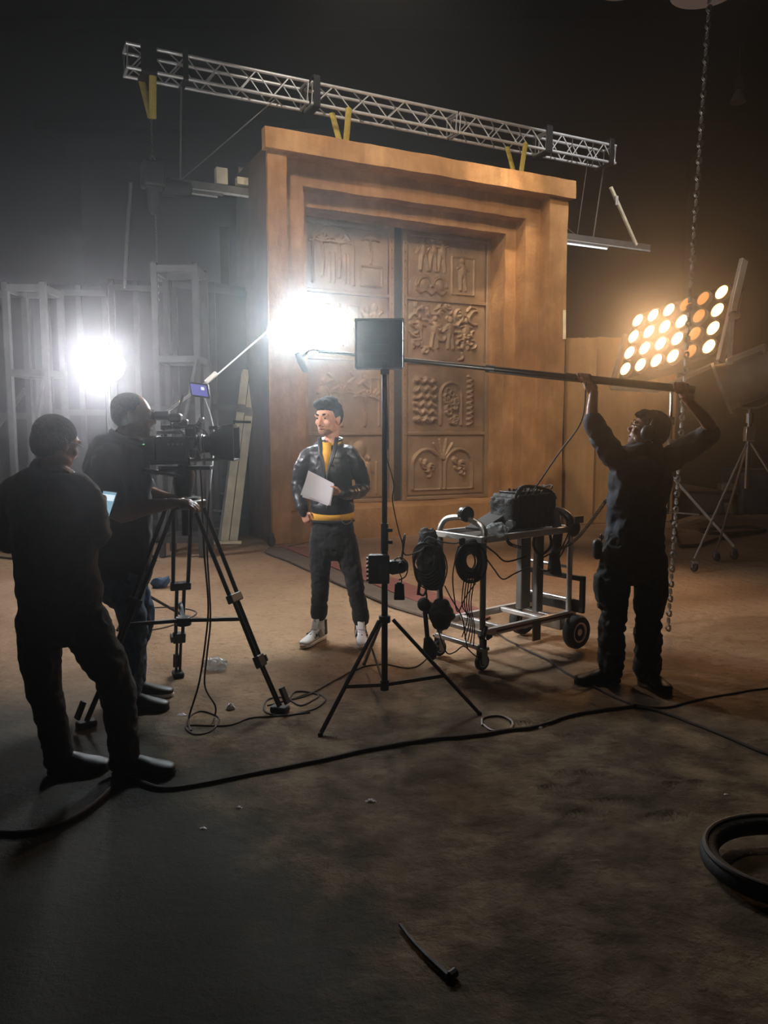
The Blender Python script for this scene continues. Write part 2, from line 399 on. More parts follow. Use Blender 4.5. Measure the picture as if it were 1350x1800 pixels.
# shed
tag(MB().box((0, 24.1, 5), (30, 0.2, 10.4)).build('wall_back', 'shed'), kind='structure')
tag(MB().box((-9.1, 11, 5), (0.2, 26, 10.4)).build('wall_left', 'shed'), kind='structure')
tag(MB().box((9.1, 11, 5), (0.2, 26, 10.4)).build('wall_right', 'shed'), kind='structure')
tag(MB().box((0, -2.1, 5), (18.2, 0.2, 10.4)).build('wall_front', 'shed'), kind='structure')
tag(MB().box((0, 11, 9.6), (18.4, 26.4, 0.2)).build('ceiling', 'shed'), kind='structure')
for i, (y, ) in enumerate(((6.0,), (11.0,), (16.0,), (21.0,))):
    b = MB(); b.box((0, y, 9.38), (18, 0.14, 0.22))
    tag(b.build('trim_%d' % (i + 1), 'shed'), kind='structure')

# ================================================================ the great gateway
L0 = G(480, 957); R0 = G(995, 922); U = (R0 - L0).normalized(); ROT = math.atan2(U.y, U.x)
gate = thing('gateway', 'tall orange plaster gateway with stepped frame around bronze relief doors', 'gateway', (L0.x, L0.y, 0), ROT)
# local axes: x along the wall, y away from the camera side (minus = towards camera), z up
def rough_box(x0, x1, y0, y1, z0, z1, amp=0.012, step=0.16):
    mb = MB(); bm = bmesh.new(); bmesh.ops.create_cube(bm, size=1)
    bm.free()
    cx, cy, cz = [(a + b) / 2 for a, b in ((x0, x1), (y0, y1), (z0, z1))]
    nx, ny, nzz = [max(1, int(round(abs(b - a) / step))) for a, b in ((x0, x1), (y0, y1), (z0, z1))]
    ids = {}; v = []; f = []
    def vid(i, j, k):
        if (i, j, k) not in ids:
            p = V((x0 + (x1 - x0) * i / nx, y0 + (y1 - y0) * j / ny, z0 + (z1 - z0) * k / nzz))
            q = p * 3.3; dv = V((noise.noise(q), noise.noise(q + V((9, 0, 0))), noise.noise(q + V((0, 9, 0))))) * amp
            ids[(i, j, k)] = len(v); v.append(p + dv)
        return ids[(i, j, k)]
    for i in range(nx):
        for k in range(nzz):
            for j in (0, ny): f.append((vid(i, j, k), vid(i + 1, j, k), vid(i + 1, j, k + 1), vid(i, j, k + 1)))
    for j in range(ny):
        for k in range(nzz):
            for i in (0, nx): f.append((vid(i, j, k), vid(i, j + 1, k), vid(i, j + 1, k + 1), vid(i, j, k + 1)))
    for i in range(nx):
        for j in range(ny):
            for k in (0, nzz): f.append((vid(i, j, k), vid(i + 1, j, k), vid(i + 1, j + 1, k), vid(i, j + 1, k)))
    mb.add(v, f); return mb
def gp(name, m, mb, **k): k.setdefault('smooth', 30); return mb.build(name, m, gate, local=True, **k)
cap_ = rough_box(0.20, 5.14, -0.09, 0.5, 5.30, 5.57); c2_ = rough_box(-0.05, 0.20, -0.09, 0.08, 5.30, 5.57); cap_.add(c2_.v, c2_.f); gp('lintel_cap', 'plaster', cap_)
pil_ = rough_box(0.0, 0.27, 0, 0.07, 0, 5.31); c2_ = rough_box(0.22, 0.27, 0.06, 0.30, 0, 5.31); pil_.add(c2_.v, c2_.f); gp('outer_pillar', 'plaster', pil_)
gp('outer_pillar', 'plaster', rough_box(4.70, 5.06, 0, 0.5, 0, 5.31))
gp('middle_frame_post', 'plaster', rough_box(0.26, 0.60, 0.25, 0.7, 0, 5.31))
gp('middle_frame_post', 'plaster', rough_box(4.41, 4.72, 0.25, 0.7, 0, 5.31))
gp('middle_frame_lintel', 'plaster', rough_box(0.58, 4.43, 0.25, 0.7, 4.98, 5.31))
gp('inner_frame_post', 'plaster', rough_box(0.50, 0.74, 0.5, 1.0, 0.0, 5.0))
gp('inner_frame_post', 'plaster', rough_box(4.20, 4.46, 0.5, 1.0, 0.0, 5.0, 0.03, 0.12))
gp('inner_frame_lintel', 'plaster', rough_box(0.72, 4.22, 0.5, 1.0, 4.78, 5.0))
gp('threshold', 'plaster', rough_box(0.26, 4.71, 0.08, 1.2, -0.02, 0.43, 0.015))
gp('side_return', 'ply', MB().box((0.04, 0.84, 2.7), (0.04, 1.5, 5.4)))
gp('back_panel', 'ply', MB().box((2.55, 1.55, 2.78), (5.0, 0.05, 5.5)))
# ---- relief doors
def stroke(H, X, Z, pts, w, h):
    for (x0, z0), (x1, z1) in zip(pts[:-1], pts[1:]):
        dx, dz = x1 - x0, z1 - z0; l2 = dx * dx + dz * dz + 1e-9
        t = np.clip(((X - x0) * dx + (Z - z0) * dz) / l2, 0, 1)
        d = np.sqrt((X - x0 - t * dx) ** 2 + (Z - z0 - t * dz) ** 2)
        np.maximum(H, h * np.sqrt(np.clip(1 - (d / w) ** 2, 0, 1)), out=H)
def blob(H, X, Z, x, z, rx, rz, h):
    d = ((X - x) / rx) ** 2 + ((Z - z) / rz) ** 2; np.maximum(H, h * np.sqrt(np.clip(1 - d, 0, 1)), out=H)
def arc(x, z, r, a0=0, a1=math.pi, n=16, q=1.0): return [(x + r * math.cos(a0 + (a1 - a0) * i / n), z + q * r * math.sin(a0 + (a1 - a0) * i / n)) for i in range(n + 1)]
def figure(H, X, Z, x, z, s, rr):
    blob(H, X, Z, x, z + .30 * s, .055 * s, .07 * s, .028)
    blob(H, X, Z, x + rr.uniform(-.01, .01), z + .10 * s, .09 * s, .16 * s, .026)
    for k in (-1, 1):
        stroke(H, X, Z, [(x + k * .06 * s, z + .18 * s), (x + k * rr.uniform(.1, .18) * s, z + rr.uniform(.02, .26) * s)], .025 * s, .022)
        stroke(H, X, Z, [(x + k * .04 * s, z), (x + k * rr.uniform(.03, .10) * s, z - .28 * s)], .035 * s, .022)
def tree(H, X, Z, x, z, hgt, rr, n=7):
    stroke(H, X, Z, [(x, z), (x + .02, z + hgt * .5), (x - .01, z + hgt)], .022, .022)
    for i in range(n):
        a = math.pi * (i + .5) / n; r = hgt * .42
        stroke(H, X, Z, [(x, z + hgt), (x + r * .6 * math.cos(a), z + hgt + r * .6 * math.sin(a)), (x + r * math.cos(a), z + hgt + r * .55 * math.sin(a) - .02)], .016, .018)
def relief(kind, w, h):
    nx, nz = 110, 110; X, Z = np.meshgrid(np.linspace(0, w, nx), np.linspace(0, h, nz)); H = np.zeros_like(X); rr = random.Random(kind * 13 + 5)
    if kind == 0:
        stroke(H, X, Z, arc(.42, .62, .34), .02, .02); stroke(H, X, Z, [(.08, .62), (.08, .1)], .02, .018); stroke(H, X, Z, [(.76, .62), (.76, .1)], .02, .018)
        tree(H, X, Z, .24, .2, .5, rr); tree(H, X, Z, .52, .2, .5, rr)
        for x in (.36, .44, .62, .68): stroke(H, X, Z, [(x, .12), (x, .55)], .014, .014)
        stroke(H, X, Z, [(.88, .1), (.88, .4), (1.25, .4), (1.25, .1), (.88, .1)], .014, .015); tree(H, X, Z, 1.05, .45, .35, rr)
    elif kind == 1:
        for x in (.15, .34, .5, .98, 1.12): figure(H, X, Z, x, .5 + rr.uniform(-.06, .06), .95, rr)
        stroke(H, X, Z, [(.66, .2), (.66, .8), (.86, .8), (.86, .2)], .014, .015)
    elif kind == 2:
        tree(H, X, Z, .55, .1, .5, rr); tree(H, X, Z, .95, .1, .45, rr); figure(H, X, Z, .25, .5, .9, rr)
        stroke(H, X, Z, [(1.2, .1), (1.2, .85), (1.05, .85), (1.05, .55), (1.2, .55)], .014, .018)
        for i in range(9):
            x, z = rr.uniform(.1, 1.2), rr.uniform(.6, .95); stroke(H, X, Z, [(x, z), (x + rr.uniform(-.1, .1), z - .08), (x + rr.uniform(-.12, .12), z - .16)], .02, .02)
    elif kind == 3:
        blob(H, X, Z, .85, .75, .11, .15, .03); stroke(H, X, Z, arc(.4, .5, .28), .018, .02)
        for x in (.12, .68, 1.15): stroke(H, X, Z, [(x, .05), (x, .55)], .014, .016)
        for i in range(6): stroke(H, X, Z, [(.2 + i * .08, .1), (.24 + i * .08, .4)], .012, .014)
        figure(H, X, Z, 1.0, .38, .8, rr)
    elif kind == 4:
        for x in (.28, .46, .62): figure(H, X, Z, x, .68, .85, rr)
        for x in (.3, .58): stroke(H, X, Z, arc(x, .2, .13), .03, .028); blob(H, X, Z, x, .22, .09, .1, .02)
        stroke(H, X, Z, [(.15, .12), (.22, .07), (.3, .12), (.42, .06), (.5, .12), (.62, .06), (.7, .12)], .018, .024)
        stroke(H, X, Z, [(.82, .1), (.82, .7), (1.25, .7), (1.25, .1), (.82, .1)], .013, .014); figure(H, X, Z, 1.02, .4, .8, rr)
    elif kind == 5:
        for i in range(46):
            x, z = rr.uniform(.08, 1.28), rr.uniform(.08, .95); a = rr.uniform(0, 6.3); r = rr.uniform(.05, .12)
            stroke(H, X, Z, arc(x, z, r, a, a + rr.uniform(1.2, 3), 8, .8), rr.uniform(.014, .03), rr.uniform(.02, .035))
        for i in range(4): figure(H, X, Z, .2 + i * .3, .45, .8, rr)
    elif kind == 6:
        for i in range(6):
            z = .2 + i * .125
            stroke(H, X, Z, [(.14 + k * .045, z + .03 * math.sin(k * 1.9 + i * 1.3)) for k in range(9)], .04, .05)
            stroke(H, X, Z, [(.18 + k * .05, z + .05 + .02 * math.cos(k * 2.3 + i)) for k in range(6)], .02, .03)
        stroke(H, X, Z, [(.62, .12)] + arc(.82, .62, .2, math.pi, 0) + [(1.02, .12)], .022, .024)
        for i in range(16): x, z = rr.uniform(.72, .92), rr.uniform(.15, .72); stroke(H, X, Z, arc(x, z, .05, rr.uniform(0, 6), rr.uniform(6, 9), 6), .02, .035)
        stroke(H, X, Z, [(1.2 + (.04 if k % 2 else -.04), .12 + k * .045) for k in range(19)], .026, .028)
    else:
        for x in (.36, .98):
            stroke(H, X, Z, [(x - .27, .1), (x - .27, .45)] + arc(x, .48, .27, math.pi, 0) + [(x + .27, .45), (x + .27, .1)], .024, .026)
            for i in range(9): a, r = rr.uniform(0, 6), rr.uniform(.02, .14); stroke(H, X, Z, arc(x + r * math.cos(a), .45 + r * math.sin(a), .05, a, a + 2.6, 6), .018, .03)
        for i in range(6): a = math.pi * (.15 + .7 * i / 5); stroke(H, X, Z, [(.67, .58), (.67 + .3 * math.cos(a), .58 + .34 * math.sin(a))], .018, .022)
        stroke(H, X, Z, [(.1, .08), (1.28, .08)], .014, .016)
    X2 = X.ravel(); Z2 = Z.ravel(); Hf = H.ravel()
    nzv = np.array([noise.noise(V((a * 7, b * 7, kind))) for a, b in zip(X2, Z2)]) * .004
    edge = np.minimum(np.minimum(X2, w - X2), np.minimum(Z2, h - Z2)); k = np.clip(edge / .02, 0, 1)
    return X2, Z2, (Hf + nzv) * k, nx, nz
def relief_panel(leaf, kind, x0, z0, w, h, y):
    X, Z, H, nx, nz = relief(kind, w, h)
    mb = MB(); mb.v = [V((x0 + a, y - c * 1.7, z0 + b)) for a, b, c in zip(X, Z, H)]
    mb.f = [(j * nx + i, j * nx + i + 1, (j + 1) * nx + i + 1, (j + 1) * nx + i) for j in range(nz - 1) for i in range(nx - 1)]
    return mb.build('relief_panel', 'bronze', leaf, local=True, smooth=180)
rows = [(0.52, 0.98), (1.56, 1.10), (2.72, 0.95), (3.73, 0.95)]
for side, (xa, xb) in enumerate(((0.80, 2.38), (2.52, 4.22))):
    leaf = gp('door_leaf', 'bronze', MB().box(((xa + xb) / 2, 1.00, 2.60), (xb - xa, 0.05, 4.36)))
    for (z0, hh), kind in zip(rows, ((3, 2, 1, 0), (7, 6, 5, 4))[side]):
        relief_panel(leaf, kind, xa + 0.12, z0, xb - xa - 0.24, hh, 0.955)
    for z in [0.46] + [z0 + hh + 0.035 for z0, hh in rows]:
        MB().box(((xa + xb) / 2, 0.955, z), (xb - xa - 0.02, 0.06, 0.055)).build('rail', 'bronze', leaf, local=True, bevel=0.01)
    for x in (xa + 0.05, xb - 0.05):
        MB().box((x, 0.955, 2.6), (0.09, 0.07, 4.34)).build('stile', 'bronze', leaf, local=True, bevel=0.01)
    st = MB()
    xr = xb - 0.05 if side == 0 else xa + 0.05
    for k in range(30): st.ball((xr, 0.915, 0.55 + k * 0.138), 0.013, n=6, m=4)
    tag(st.build('stud', 'bronze', leaf, local=True), kind='stuff')
gp('centre_channel', 'bronze_dark', MB().box((2.45, 0.985, 2.6), (0.13, 0.06, 4.36)))
# ---- orange wall to the right of the gateway
w1 = G(990, 927); w2 = G(1040, 930); w3 = P(1180, 900, 13.4)
def wall_piece(name, a, b, h, label):
    d = (b - a); d.z = 0; n = V((-d.y, d.x, 0)).normalized()
    t = thing(name, label, 'wall', (a.x, a.y, 0)); L_ = d.length; k = 14; mb = MB(); vs = []; 
    nv = 20
    for s in (0, 1):
        for i in range(nv + 1):
            for j in range(nv + 1):
                p = V((a.x, a.y, 0)) + d * (i / nv) + n * (0.06 * s)
                p.z = h * j / nv + (0.015 * noise.noise(V((i * .4, 0, 3))) if j == nv else 0)
                p += n * 0.012 * noise.noise(V((p.x * 2, p.z * 2, s * 5))); vs.append(p)
    fs = []
    Q = nv + 1
    for s in (0, 1):
        for i in range(nv):
            for j in range(nv): b0 = s * Q * Q; fs.append((b0 + i * Q + j, b0 + (i + 1) * Q + j, b0 + (i + 1) * Q + j + 1, b0 + i * Q + j + 1))
    for i in range(nv):
        fs.append((i * Q, (i + 1) * Q, Q * Q + (i + 1) * Q, Q * Q + i * Q)); fs.append((i * Q + nv, (i + 1) * Q + nv, Q * Q + (i + 1) * Q + nv, Q * Q + i * Q + nv))
        fs.append((i, i + 1, Q * Q + i + 1, Q * Q + i)); fs.append((nv * Q + i, nv * Q + i + 1, Q * Q + nv * Q + i + 1, Q * Q + nv * Q + i))
    mb.add(vs, fs); mb.build('panel', 'plaster_wall', t, smooth=40)
    MB().bar(V((a.x, a.y, h - 0.06)) + n * 0.1, V((b.x, b.y, h - 0.06)) + n * 0.1, 0.05, 0.09).build('batten', 'wood', t)
    return t
wall_piece('scenery_flat', V((3.04, 13.25, 0)), V((3.54, 13.17, 0)), 3.12, 'narrow orange painted flat against the gateway\'s right pillar')
wall_piece('scenery_flat', V((3.56, 13.28, 0)), V((5.05, 13.6, 0)), 3.14, 'wide stained orange painted flat behind the boom operator')
o = MB().bar(P(992, 545, 13.0), P(992, 596, 13.0), 0.05, 0.02).build('batten', 'wood'); tag(o, 'short pale batten standing up behind the low orange wall', 'batten')
# ================================================================ rigging above the gateway
GF = Matrix.Translation((L0.x, L0.y, 0)) @ Matrix.Rotation(ROT, 4, 'Z')
def gl(x, y, z): return GF @ V((x, y, z))
def gthing(name, label, cat, x, y, z, group=None):
    p = gl(x, y, z); t = thing(name, label, cat, p, ROT, group); return t
def truss_section(x0, x1, label):
    t = gthing('truss_section', label, 'truss', (x0 + x1) / 2, 0.72, 6.24, 'aluminium box truss above the gateway')
    c = (x0 + x1) / 2; a, b = x0 - c, x1 - c; S = 0.29
    for yy in (-0.145, 0.145):
        for zz in (0.0, S):
            MB().cyl((a, yy, zz), (b, yy, zz), 0.024, n=10).build('chord', 'alu', t, local=True)
    def brace(p, q): MB().cyl(p, q, 0.010, n=6).build('brace', 'alu', t, local=True)
    n = max(2, int(round((b - a) / 0.29))); n += n % 2; d = (b - a - 0.1) / n
    for yy in (-0.145, 0.145):
        for i in range(n):
            xa, xb = a + 0.05 + i * d, a + 0.05 + (i + 1) * d
            brace((xa, yy, 0 if i % 2 == 0 else S), (xb, yy, S if i % 2 == 0 else 0))
    for i in range(0, n, 2):
        for zz in (0, S): brace((a + 0.05 + i * d, -0.145, zz), (a + 0.05 + (i + 1) * d, 0.145, zz))
    for xx in (a + 0.015, b - 0.015):
        f = MB(); pts = [(xx, -0.145, 0), (xx, 0.145, 0), (xx, 0.145, S), (xx, -0.145, S)]
        f.tube(pts, 0.022, 8, closed=True); f.build('end_frame', 'alu', t, local=True)
    return t
truss_section(-1.68, 0.82, 'aluminium box truss section at the far left end, above the dark gap')
truss_section(0.86, 3.30, 'aluminium box truss section over the left half of the gateway')
truss_section(3.34, 5.05, 'aluminium box truss section over the gateway\'s right half')
truss_section(5.09, 6.55, 'brightly lit aluminium box truss section at the right end')
def clamp(x, w, label, hgt=0.42):
    o = MB().box((0, 0, hgt / 2 - 0.03), (w, 0.40, hgt)); t = gthing('truss_clamp', label, 'clamp', x, 0.72, 6.21, 'dark clamps on the truss')
    MB().box((0, 0, hgt - 0.02), (w, 0.38, 0.035)).build('top_bar', 'black_metal', t, local=True, bevel=0.005)
    MB().box((0, 0, -0.005), (w, 0.38, 0.035)).build('bottom_bar', 'black_metal', t, local=True, bevel=0.005)
    for y in (-0.19, 0.19): MB().box((0, y, hgt / 2 - 0.01), (w, 0.02, hgt - 0.02)).build('side_plate', 'black_metal', t, local=True, bevel=0.004)
clamp(-1.40, 0.20, 'wide black clamp around the truss\'s left end, beside the leftmost yellow sling')
clamp(-0.93, 0.07, 'narrow black clamp holding the left drop pipe on the truss')
clamp(0.93, 0.10, 'black clamp at the joint of the two left truss sections')
clamp(5.07, 0.12, 'black clamp at the joint beside the rightmost yellow sling')
clamp(6.42, 0.10, 'black clamp holding the right drop pipe near the truss\'s right end')
def sling(x, spread, zb, label):
    t = gthing('lifting_sling', label, 'sling', x, 0.72, zb, 'yellow round slings under the truss')
    for k, y in ((0, -0.175), (1, 0.10)):
        pts = spline([(spread * (0.1 if k == 0 else -1), y, 6.26 - zb), (spread * (0.08 if k == 0 else -.75), y * 0.8, 6.12 - zb), (0.02 * (1 - k), 0, 0.0)], 5)
        MB().loft([(p, 0.048, 0.014) for p in pts], ref=(1, 0, 0), n=8).build('strap', 'sling', t, local=True, smooth=60)
    MB().tube([(spread * 0.1 + dx_, -0.165, 6.24 - zb + dz_) for dx_, dz_ in ((-.05, 0), (0, .04), (.05, .01), (0, -.035), (-.045, -.005))], 0.014, 6).build('choke', 'sling', t, local=True)
    return t
sling(-1.36, 0.10, 5.72, 'yellow lifting sling at the truss\'s left end with chain below it')
sling(1.42, 0.14, 5.62, 'yellow lifting sling above the middle of the gateway')
sling(4.58, 0.16, 5.60, 'yellow lifting sling above the gateway\'s right corner')
def chain(name, label, p, q, link=0.035, r=0.004, m='steel', group=None, double=0.0):
    p, q = V(p), V(q); t = MB(); d = q - p; n = int(d.length / (link * 1.45)); dn = d.normalized(); a, b = perp(dn)
    for off in ((0,) if not double else (-double, double)):
        for i in range(n):
            c = p + d * ((i + .5) / n) + a * off; s = a if i % 2 else b
            pts = [c + dn * (link * (0.55 + 0.25 * math.sin(u)) * (1 if 0 < k < 4 or k == 0 else 1)) * math.cos(u) + s * link * 0.42 * math.sin(u) for k, u in enumerate([2 * math.pi * j / 8 for j in range(8)])]
            t.tube(pts, r, 4, closed=True)
    o = at_thing(name, label, 'chain', tuple(q)) if False else None
    ob = MB(); ob.v = [v - q for v in t.v]; ob.f = t.f
    o = ob.build(name, m, None); o.location = q; tag(o, label, 'chain', group); return o
chain('hoist_chain', 'grey hoist chain hanging from the leftmost yellow sling', gl(-1.36, 0.72, 5.70), gl(-1.36, 0.72, 5.22))
h = gthing('chain_hoist', 'dark electric chain hoist hanging under the left yellow sling', 'hoist', -1.36, 0.72, 4.76)
MB().box((0, 0, 0.22), (0.30, 0.30, 0.34)).build('motor_case', 'black_metal', h, local=True, bevel=0.04)
MB().cyl((0.12, 0, 0.10), (0.50, 0, 0.10), 0.13, 0.10, n=16).build('motor_end', 'black_metal', h, local=True, bevel=0.01)
MB().loft([((0, 0, 0.08), 0.09, 0.09), ((0, 0, -0.22), 0.07, 0.07)], n=10).build('chain_bag', 'bag', h, local=True)
MB().tube([(0, 0, 0.38)] + arc3 if False else spline([(0, 0, 0.38), (0.03, 0, 0.42), (0, 0, 0.47), (-0.03, 0, 0.43)], 4), 0.012, 6).build('hook', 'steel', h, local=True)
chain('hoist_chain', 'thin load chain hanging below the dark chain hoist at left', gl(-1.33, 0.78, 4.56), gl(-1.33, 0.78, 3.3), 0.03, 0.0035)
o = MB().tube(spline([gl(-1.62, 0.9, 4.9), gl(-1.68, 0.9, 4.3), gl(-1.75, 0.9, 3.5)], 6), 0.025, 8).build('pipe', 'steel'); tag(o, 'slanting grey pipe left of the dark chain hoist', 'pipe')
# hanging beam behind the gateway
bt = gthing('hanging_beam', 'long aluminium beam hung behind the gateway, bright at its right end', 'beam', 3.2, 1.0, 4.94)
MB().box((0.15, 0, 0.07), (8.9, 0.12, 0.10)).build('channel', 'alu_dim', bt, local=True, bevel=0.006)
MB().box((0.15, -0.05, 0.0), (8.9, 0.03, 0.03)).build('lower_flange', 'alu', bt, local=True, bevel=0.004)
ft = gthing('beam_edge_strip', 'added glowing strip for the lit lower edge of the beam right of the gateway', 'strip', 5.9, 0.92, 4.86)
MB().box((0, 0, 0.045), (1.7, 0.06, 0.03)).build('fitting', 'alu_dim', ft, local=True)
MB().cyl((-0.82, 0, 0.012), (0.82, 0, 0.012), 0.014, n=10).build('tube', 'tube', ft, local=True)  # no lamp: glow added where the beam's edge catches light
ft = gthing('beam_edge_strip', 'plain metal strip along the lower edge of the beam left of the gateway', 'strip', -0.74, 0.92, 4.86)
MB().box((0, 0, 0.045), (0.75, 0.06, 0.03)).build('fitting', 'alu_dim', ft, local=True)
MB().cyl((-0.35, 0, 0.012), (0.30, 0, 0.012), 0.014, n=10).build('tube', 'alu', ft, local=True)  # plain metal edge strip of the beam, no lamp
def drop(x, label, g='drop pipes between truss and beam', y=0.95, r=0.014):
    o = MB().cyl(gl(x, 0.72, 6.25), gl(x, y, 5.02), r, n=8).build('drop_pipe', 'steel'); tag(o, label, 'pipe', g)
drop(-0.95, 'thin drop pipe from the truss to the left end of the beam')
drop(6.42, 'drop pipe from the truss\'s right end to the bright beam')
drop(6.05, 'fainter drop pipe just left of the right one', r=0.009)
o = MB().cyl(gl(0.35, 0.7, 6.24), gl(-0.95, 0.95, 5.03), 0.009, n=6).build('brace_wire', 'steel'); tag(o, 'diagonal wire from the truss down to the left drop pipe foot', 'wire')
o = MB().cyl(gl(5.0, 1.0, 5.6), gl(6.15, 0.95, 4.98), 0.011, n=6).build('brace_wire', 'steel'); tag(o, 'diagonal rod from behind the gateway to the right drop pipe foot', 'rod')
bp = at_thing('brace_pole', 'timber brace with clamp slanting down to the beam\'s right tip', 'pole', tuple(gl(7.45, 0.95, 5.02)))
MB().cyl(gl(6.75, 0.9, 5.95), gl(7.45, 0.95, 5.02), 0.035, n=8).build('pole', 'wood', bp); MB().box(gl(6.86, 0.86, 5.72), (0.05, 0.05, 0.16)).build('clamp', 'steel', bp)
for x, w, lab in ((-0.36, 0.16, 'small pale block standing on the beam left of the gateway'), (-0.02, 0.24, 'low pale plank end on the beam beside the gateway')):
    p = gl(x, 1.0, 5.08); o = MB().box((0, 0, 0.10 if w < 0.2 else 0.07), (w, 0.12, 0.22 if w < 0.2 else 0.10)).build('timber_block', 'wood', None); o.location = p; o.rotation_euler.z = ROT; tag(o, lab, 'block')
# posts beside the gateway's left edge
o = MB().box((-2.38, 12.0, 2.3), (0.13, 0.06, 4.6)).build('timber_post', 'wood_grey'); tag(o, 'tall grey post standing left of the gateway', 'post')
o = MB().box((-2.05, 12.3, 2.4), (0.30, 0.05, 4.8)).build('scenery_board', 'ply'); tag(o, 'tall dark board standing edge on beside the gateway', 'board')
# ---------------------------------------------------------------- scenery flats seen from behind, left
def flat(x0, x1, y0, y1, h, stiles, label, skin='canvas', rails=(0.08, 0.52, 0.97), diag=None, post='wood_grey'):
    a = V((x0, y0, 0)); b = V((x1, y1, 0)); d = b - a; n = V((d.y, -d.x, 0)).normalized()
    t = thing('scenery_flat', label, 'scenery flat', (x0, y0, 0), 0, 'scenery flats seen from behind')
    if skin: MB().bar(a - n * 0.045 + V((0, 0, h / 2)), b - n * 0.045 + V((0, 0, h / 2)), h, 0.02, (1, 1, 0)) if False else None
    if skin:
        m = MB(); z0, z1 = 0.0, h; o0 = -n * 0.03; o1 = -n * 0.045
        vs = [a + o0, b + o0, b + o1, a + o1]; m.prism([(v.x, v.y) for v in vs], z0, z1); m.build('canvas', skin, t)
    for s in stiles:
        p = a + d * s; MB().box((p.x, p.y, h / 2), (0.07, 0.045, h)).build('stile', post, t)
    for r in rails:
        MB().bar(a + V((0, 0, h * r)) + n * 0.03, b + V((0, 0, h * r)) + n * 0.03, 0.02, 0.08).build('rail', post, t)
    for (s0, z0, s1, z1) in (diag or ()):
        MB().bar(a + d * s0 + V((0, 0, z0 * h)) + n * 0.05, a + d * s1 + V((0, 0, z1 * h)) + n * 0.05, 0.02, 0.06).build('diagonal_brace', post, t)
    return t
flat(-5.5, -4.55, 10.2, 10.25, 3.42, (0.02, 0.45, 0.98), 'canvas scenery flat at the far left edge with a diagonal brace', diag=((0.05, 0.3, 0.9, 0.62),))
flat(-4.50, -3.75, 10.6, 10.75, 3.52, (0.02, 0.55, 0.98), 'canvas scenery flat second from the left')
flat(-3.72, -2.98, 10.8, 11.0, 3.62, (0.04, 0.45, 0.97), 'canvas scenery flat behind the glowing back lamp')
flat(-2.94, -1.98, 11.0, 11.9, 3.70, (0.04, 0.5, 0.97), 'canvas scenery flat nearest to the gateway', skin='dark_flat')
def tower(x, y, w, dd, h, label, mid, post='wood_grey'):
    t = thing('scaffold_tower', label, 'frame', (x, y, 0), 0, 'open timber frames among the flats')
    C = [(x, y), (x + w, y), (x + w, y + dd), (x, y + dd)]
    for c in C: MB().box((c[0], c[1], h / 2), (0.07, 0.07, h)).build('post', post, t)
    for z in mid:
        for i in range(4):
            p, q = V((*C[i], z * h)), V((*C[(i + 1) % 4], z * h)); MB().bar(p, q, 0.05, 0.08).build('rail', post, t)
    MB().bar((C[0][0], y - 0.04, h * mid[0]), (C[1][0], y - 0.04, h * mid[1]), 0.03, 0.06).build('diagonal_brace', post, t)
    return t
tower(-2.80, 9.75, 0.50, 0.5, 3.62, 'open timber frame tower right of the back lamp', (0.06, 0.68, 0.98))
tower(-4.55, 9.6, 0.45, 0.5, 3.36, 'open timber frame tower at the far left', (0.06, 0.68, 0.98))
# pale planks and a ladder leaning beside the gateway
def lean(name, xb, xt, yb, label, w, m='wood', top=None, cat='plank'):
    b = G(*xb); tt = P(*xt, b.y + 0.75); d = tt - b; n = V((0, -1, 0))
    t = thing(name, label, cat, tuple(b), 0, None)
    return t, b, tt
t, b, tt = lean('leaning_plank', (395, 952), (432, 650), 0, 'pale timber plank leaning left of the gateway, left of the pair', 0.11)
b.z += 0.01
MB().bar(b, tt, 0.115, 0.03, (0, -1, 0)).build('board', 'wood', t, bevel=0.004); MB().bar(b + (tt - b) * 0.745 + V((0, -0.02, 0)), b + (tt - b) * 0.79 + V((0, -0.02, 0)), 0.12, 0.02, (0, -1, 0)).build('metal_plate', 'steel', t)
t, b, tt = lean('leaning_plank', (410, 952), (446, 653), 0, 'pale timber plank leaning left of the gateway, right of the pair', 0.11)
b.z += 0.01
MB().bar(b + V((0, 0.03, 0)), tt + V((0, 0.03, 0)), 0.115, 0.03, (0, -1, 0)).build('board', 'wood', t, bevel=0.004); MB().bar(b + (tt - b) * 0.73 + V((0, -0.0, 0)), b + (tt - b) * 0.78 + V((0, -0.0, 0)), 0.12, 0.02, (0, -1, 0)).build('metal_plate', 'steel', t)
t = thing('ladder', 'dark ladder leaning behind the two pale planks', 'ladder', tuple(G(372, 948)))
la, lb = G(362, 948), G(386, 950); ta, tb = P(402, 665, la.y + 0.8), P(424, 668, lb.y + 0.8)
MB().bar(la, ta, 0.035, 0.07).build('rail', 'alu_dim', t); MB().bar(lb, tb, 0.035, 0.07).build('rail', 'alu_dim', t)
for k in range(9):
    s = 0.07 + k * 0.105; MB().bar(la + (ta - la) * s, lb + (tb - lb) * s, 0.03, 0.03).build('rung', 'alu_dim', t)
g = G(395, 956); o = MB().box((0, 0, 0.02), (0.46, 0.10, 0.035)).build('floor_batten', 'wood', None); o.location = g; o.rotation_euler.z = 0.06; tag(o, 'pale batten on the floor at the feet of the leaning planks', 'batten')
t = thing('sandbag', 'small dark sandbag at the foot of the gateway\'s left pillar', 'sandbag', tuple(G(478, 950)))
MB().ball(G(477, 948, 0.09), (0.06, 0.06, 0.10)).build('bag', 'bag', t, remesh=0.02, folds=0.012)
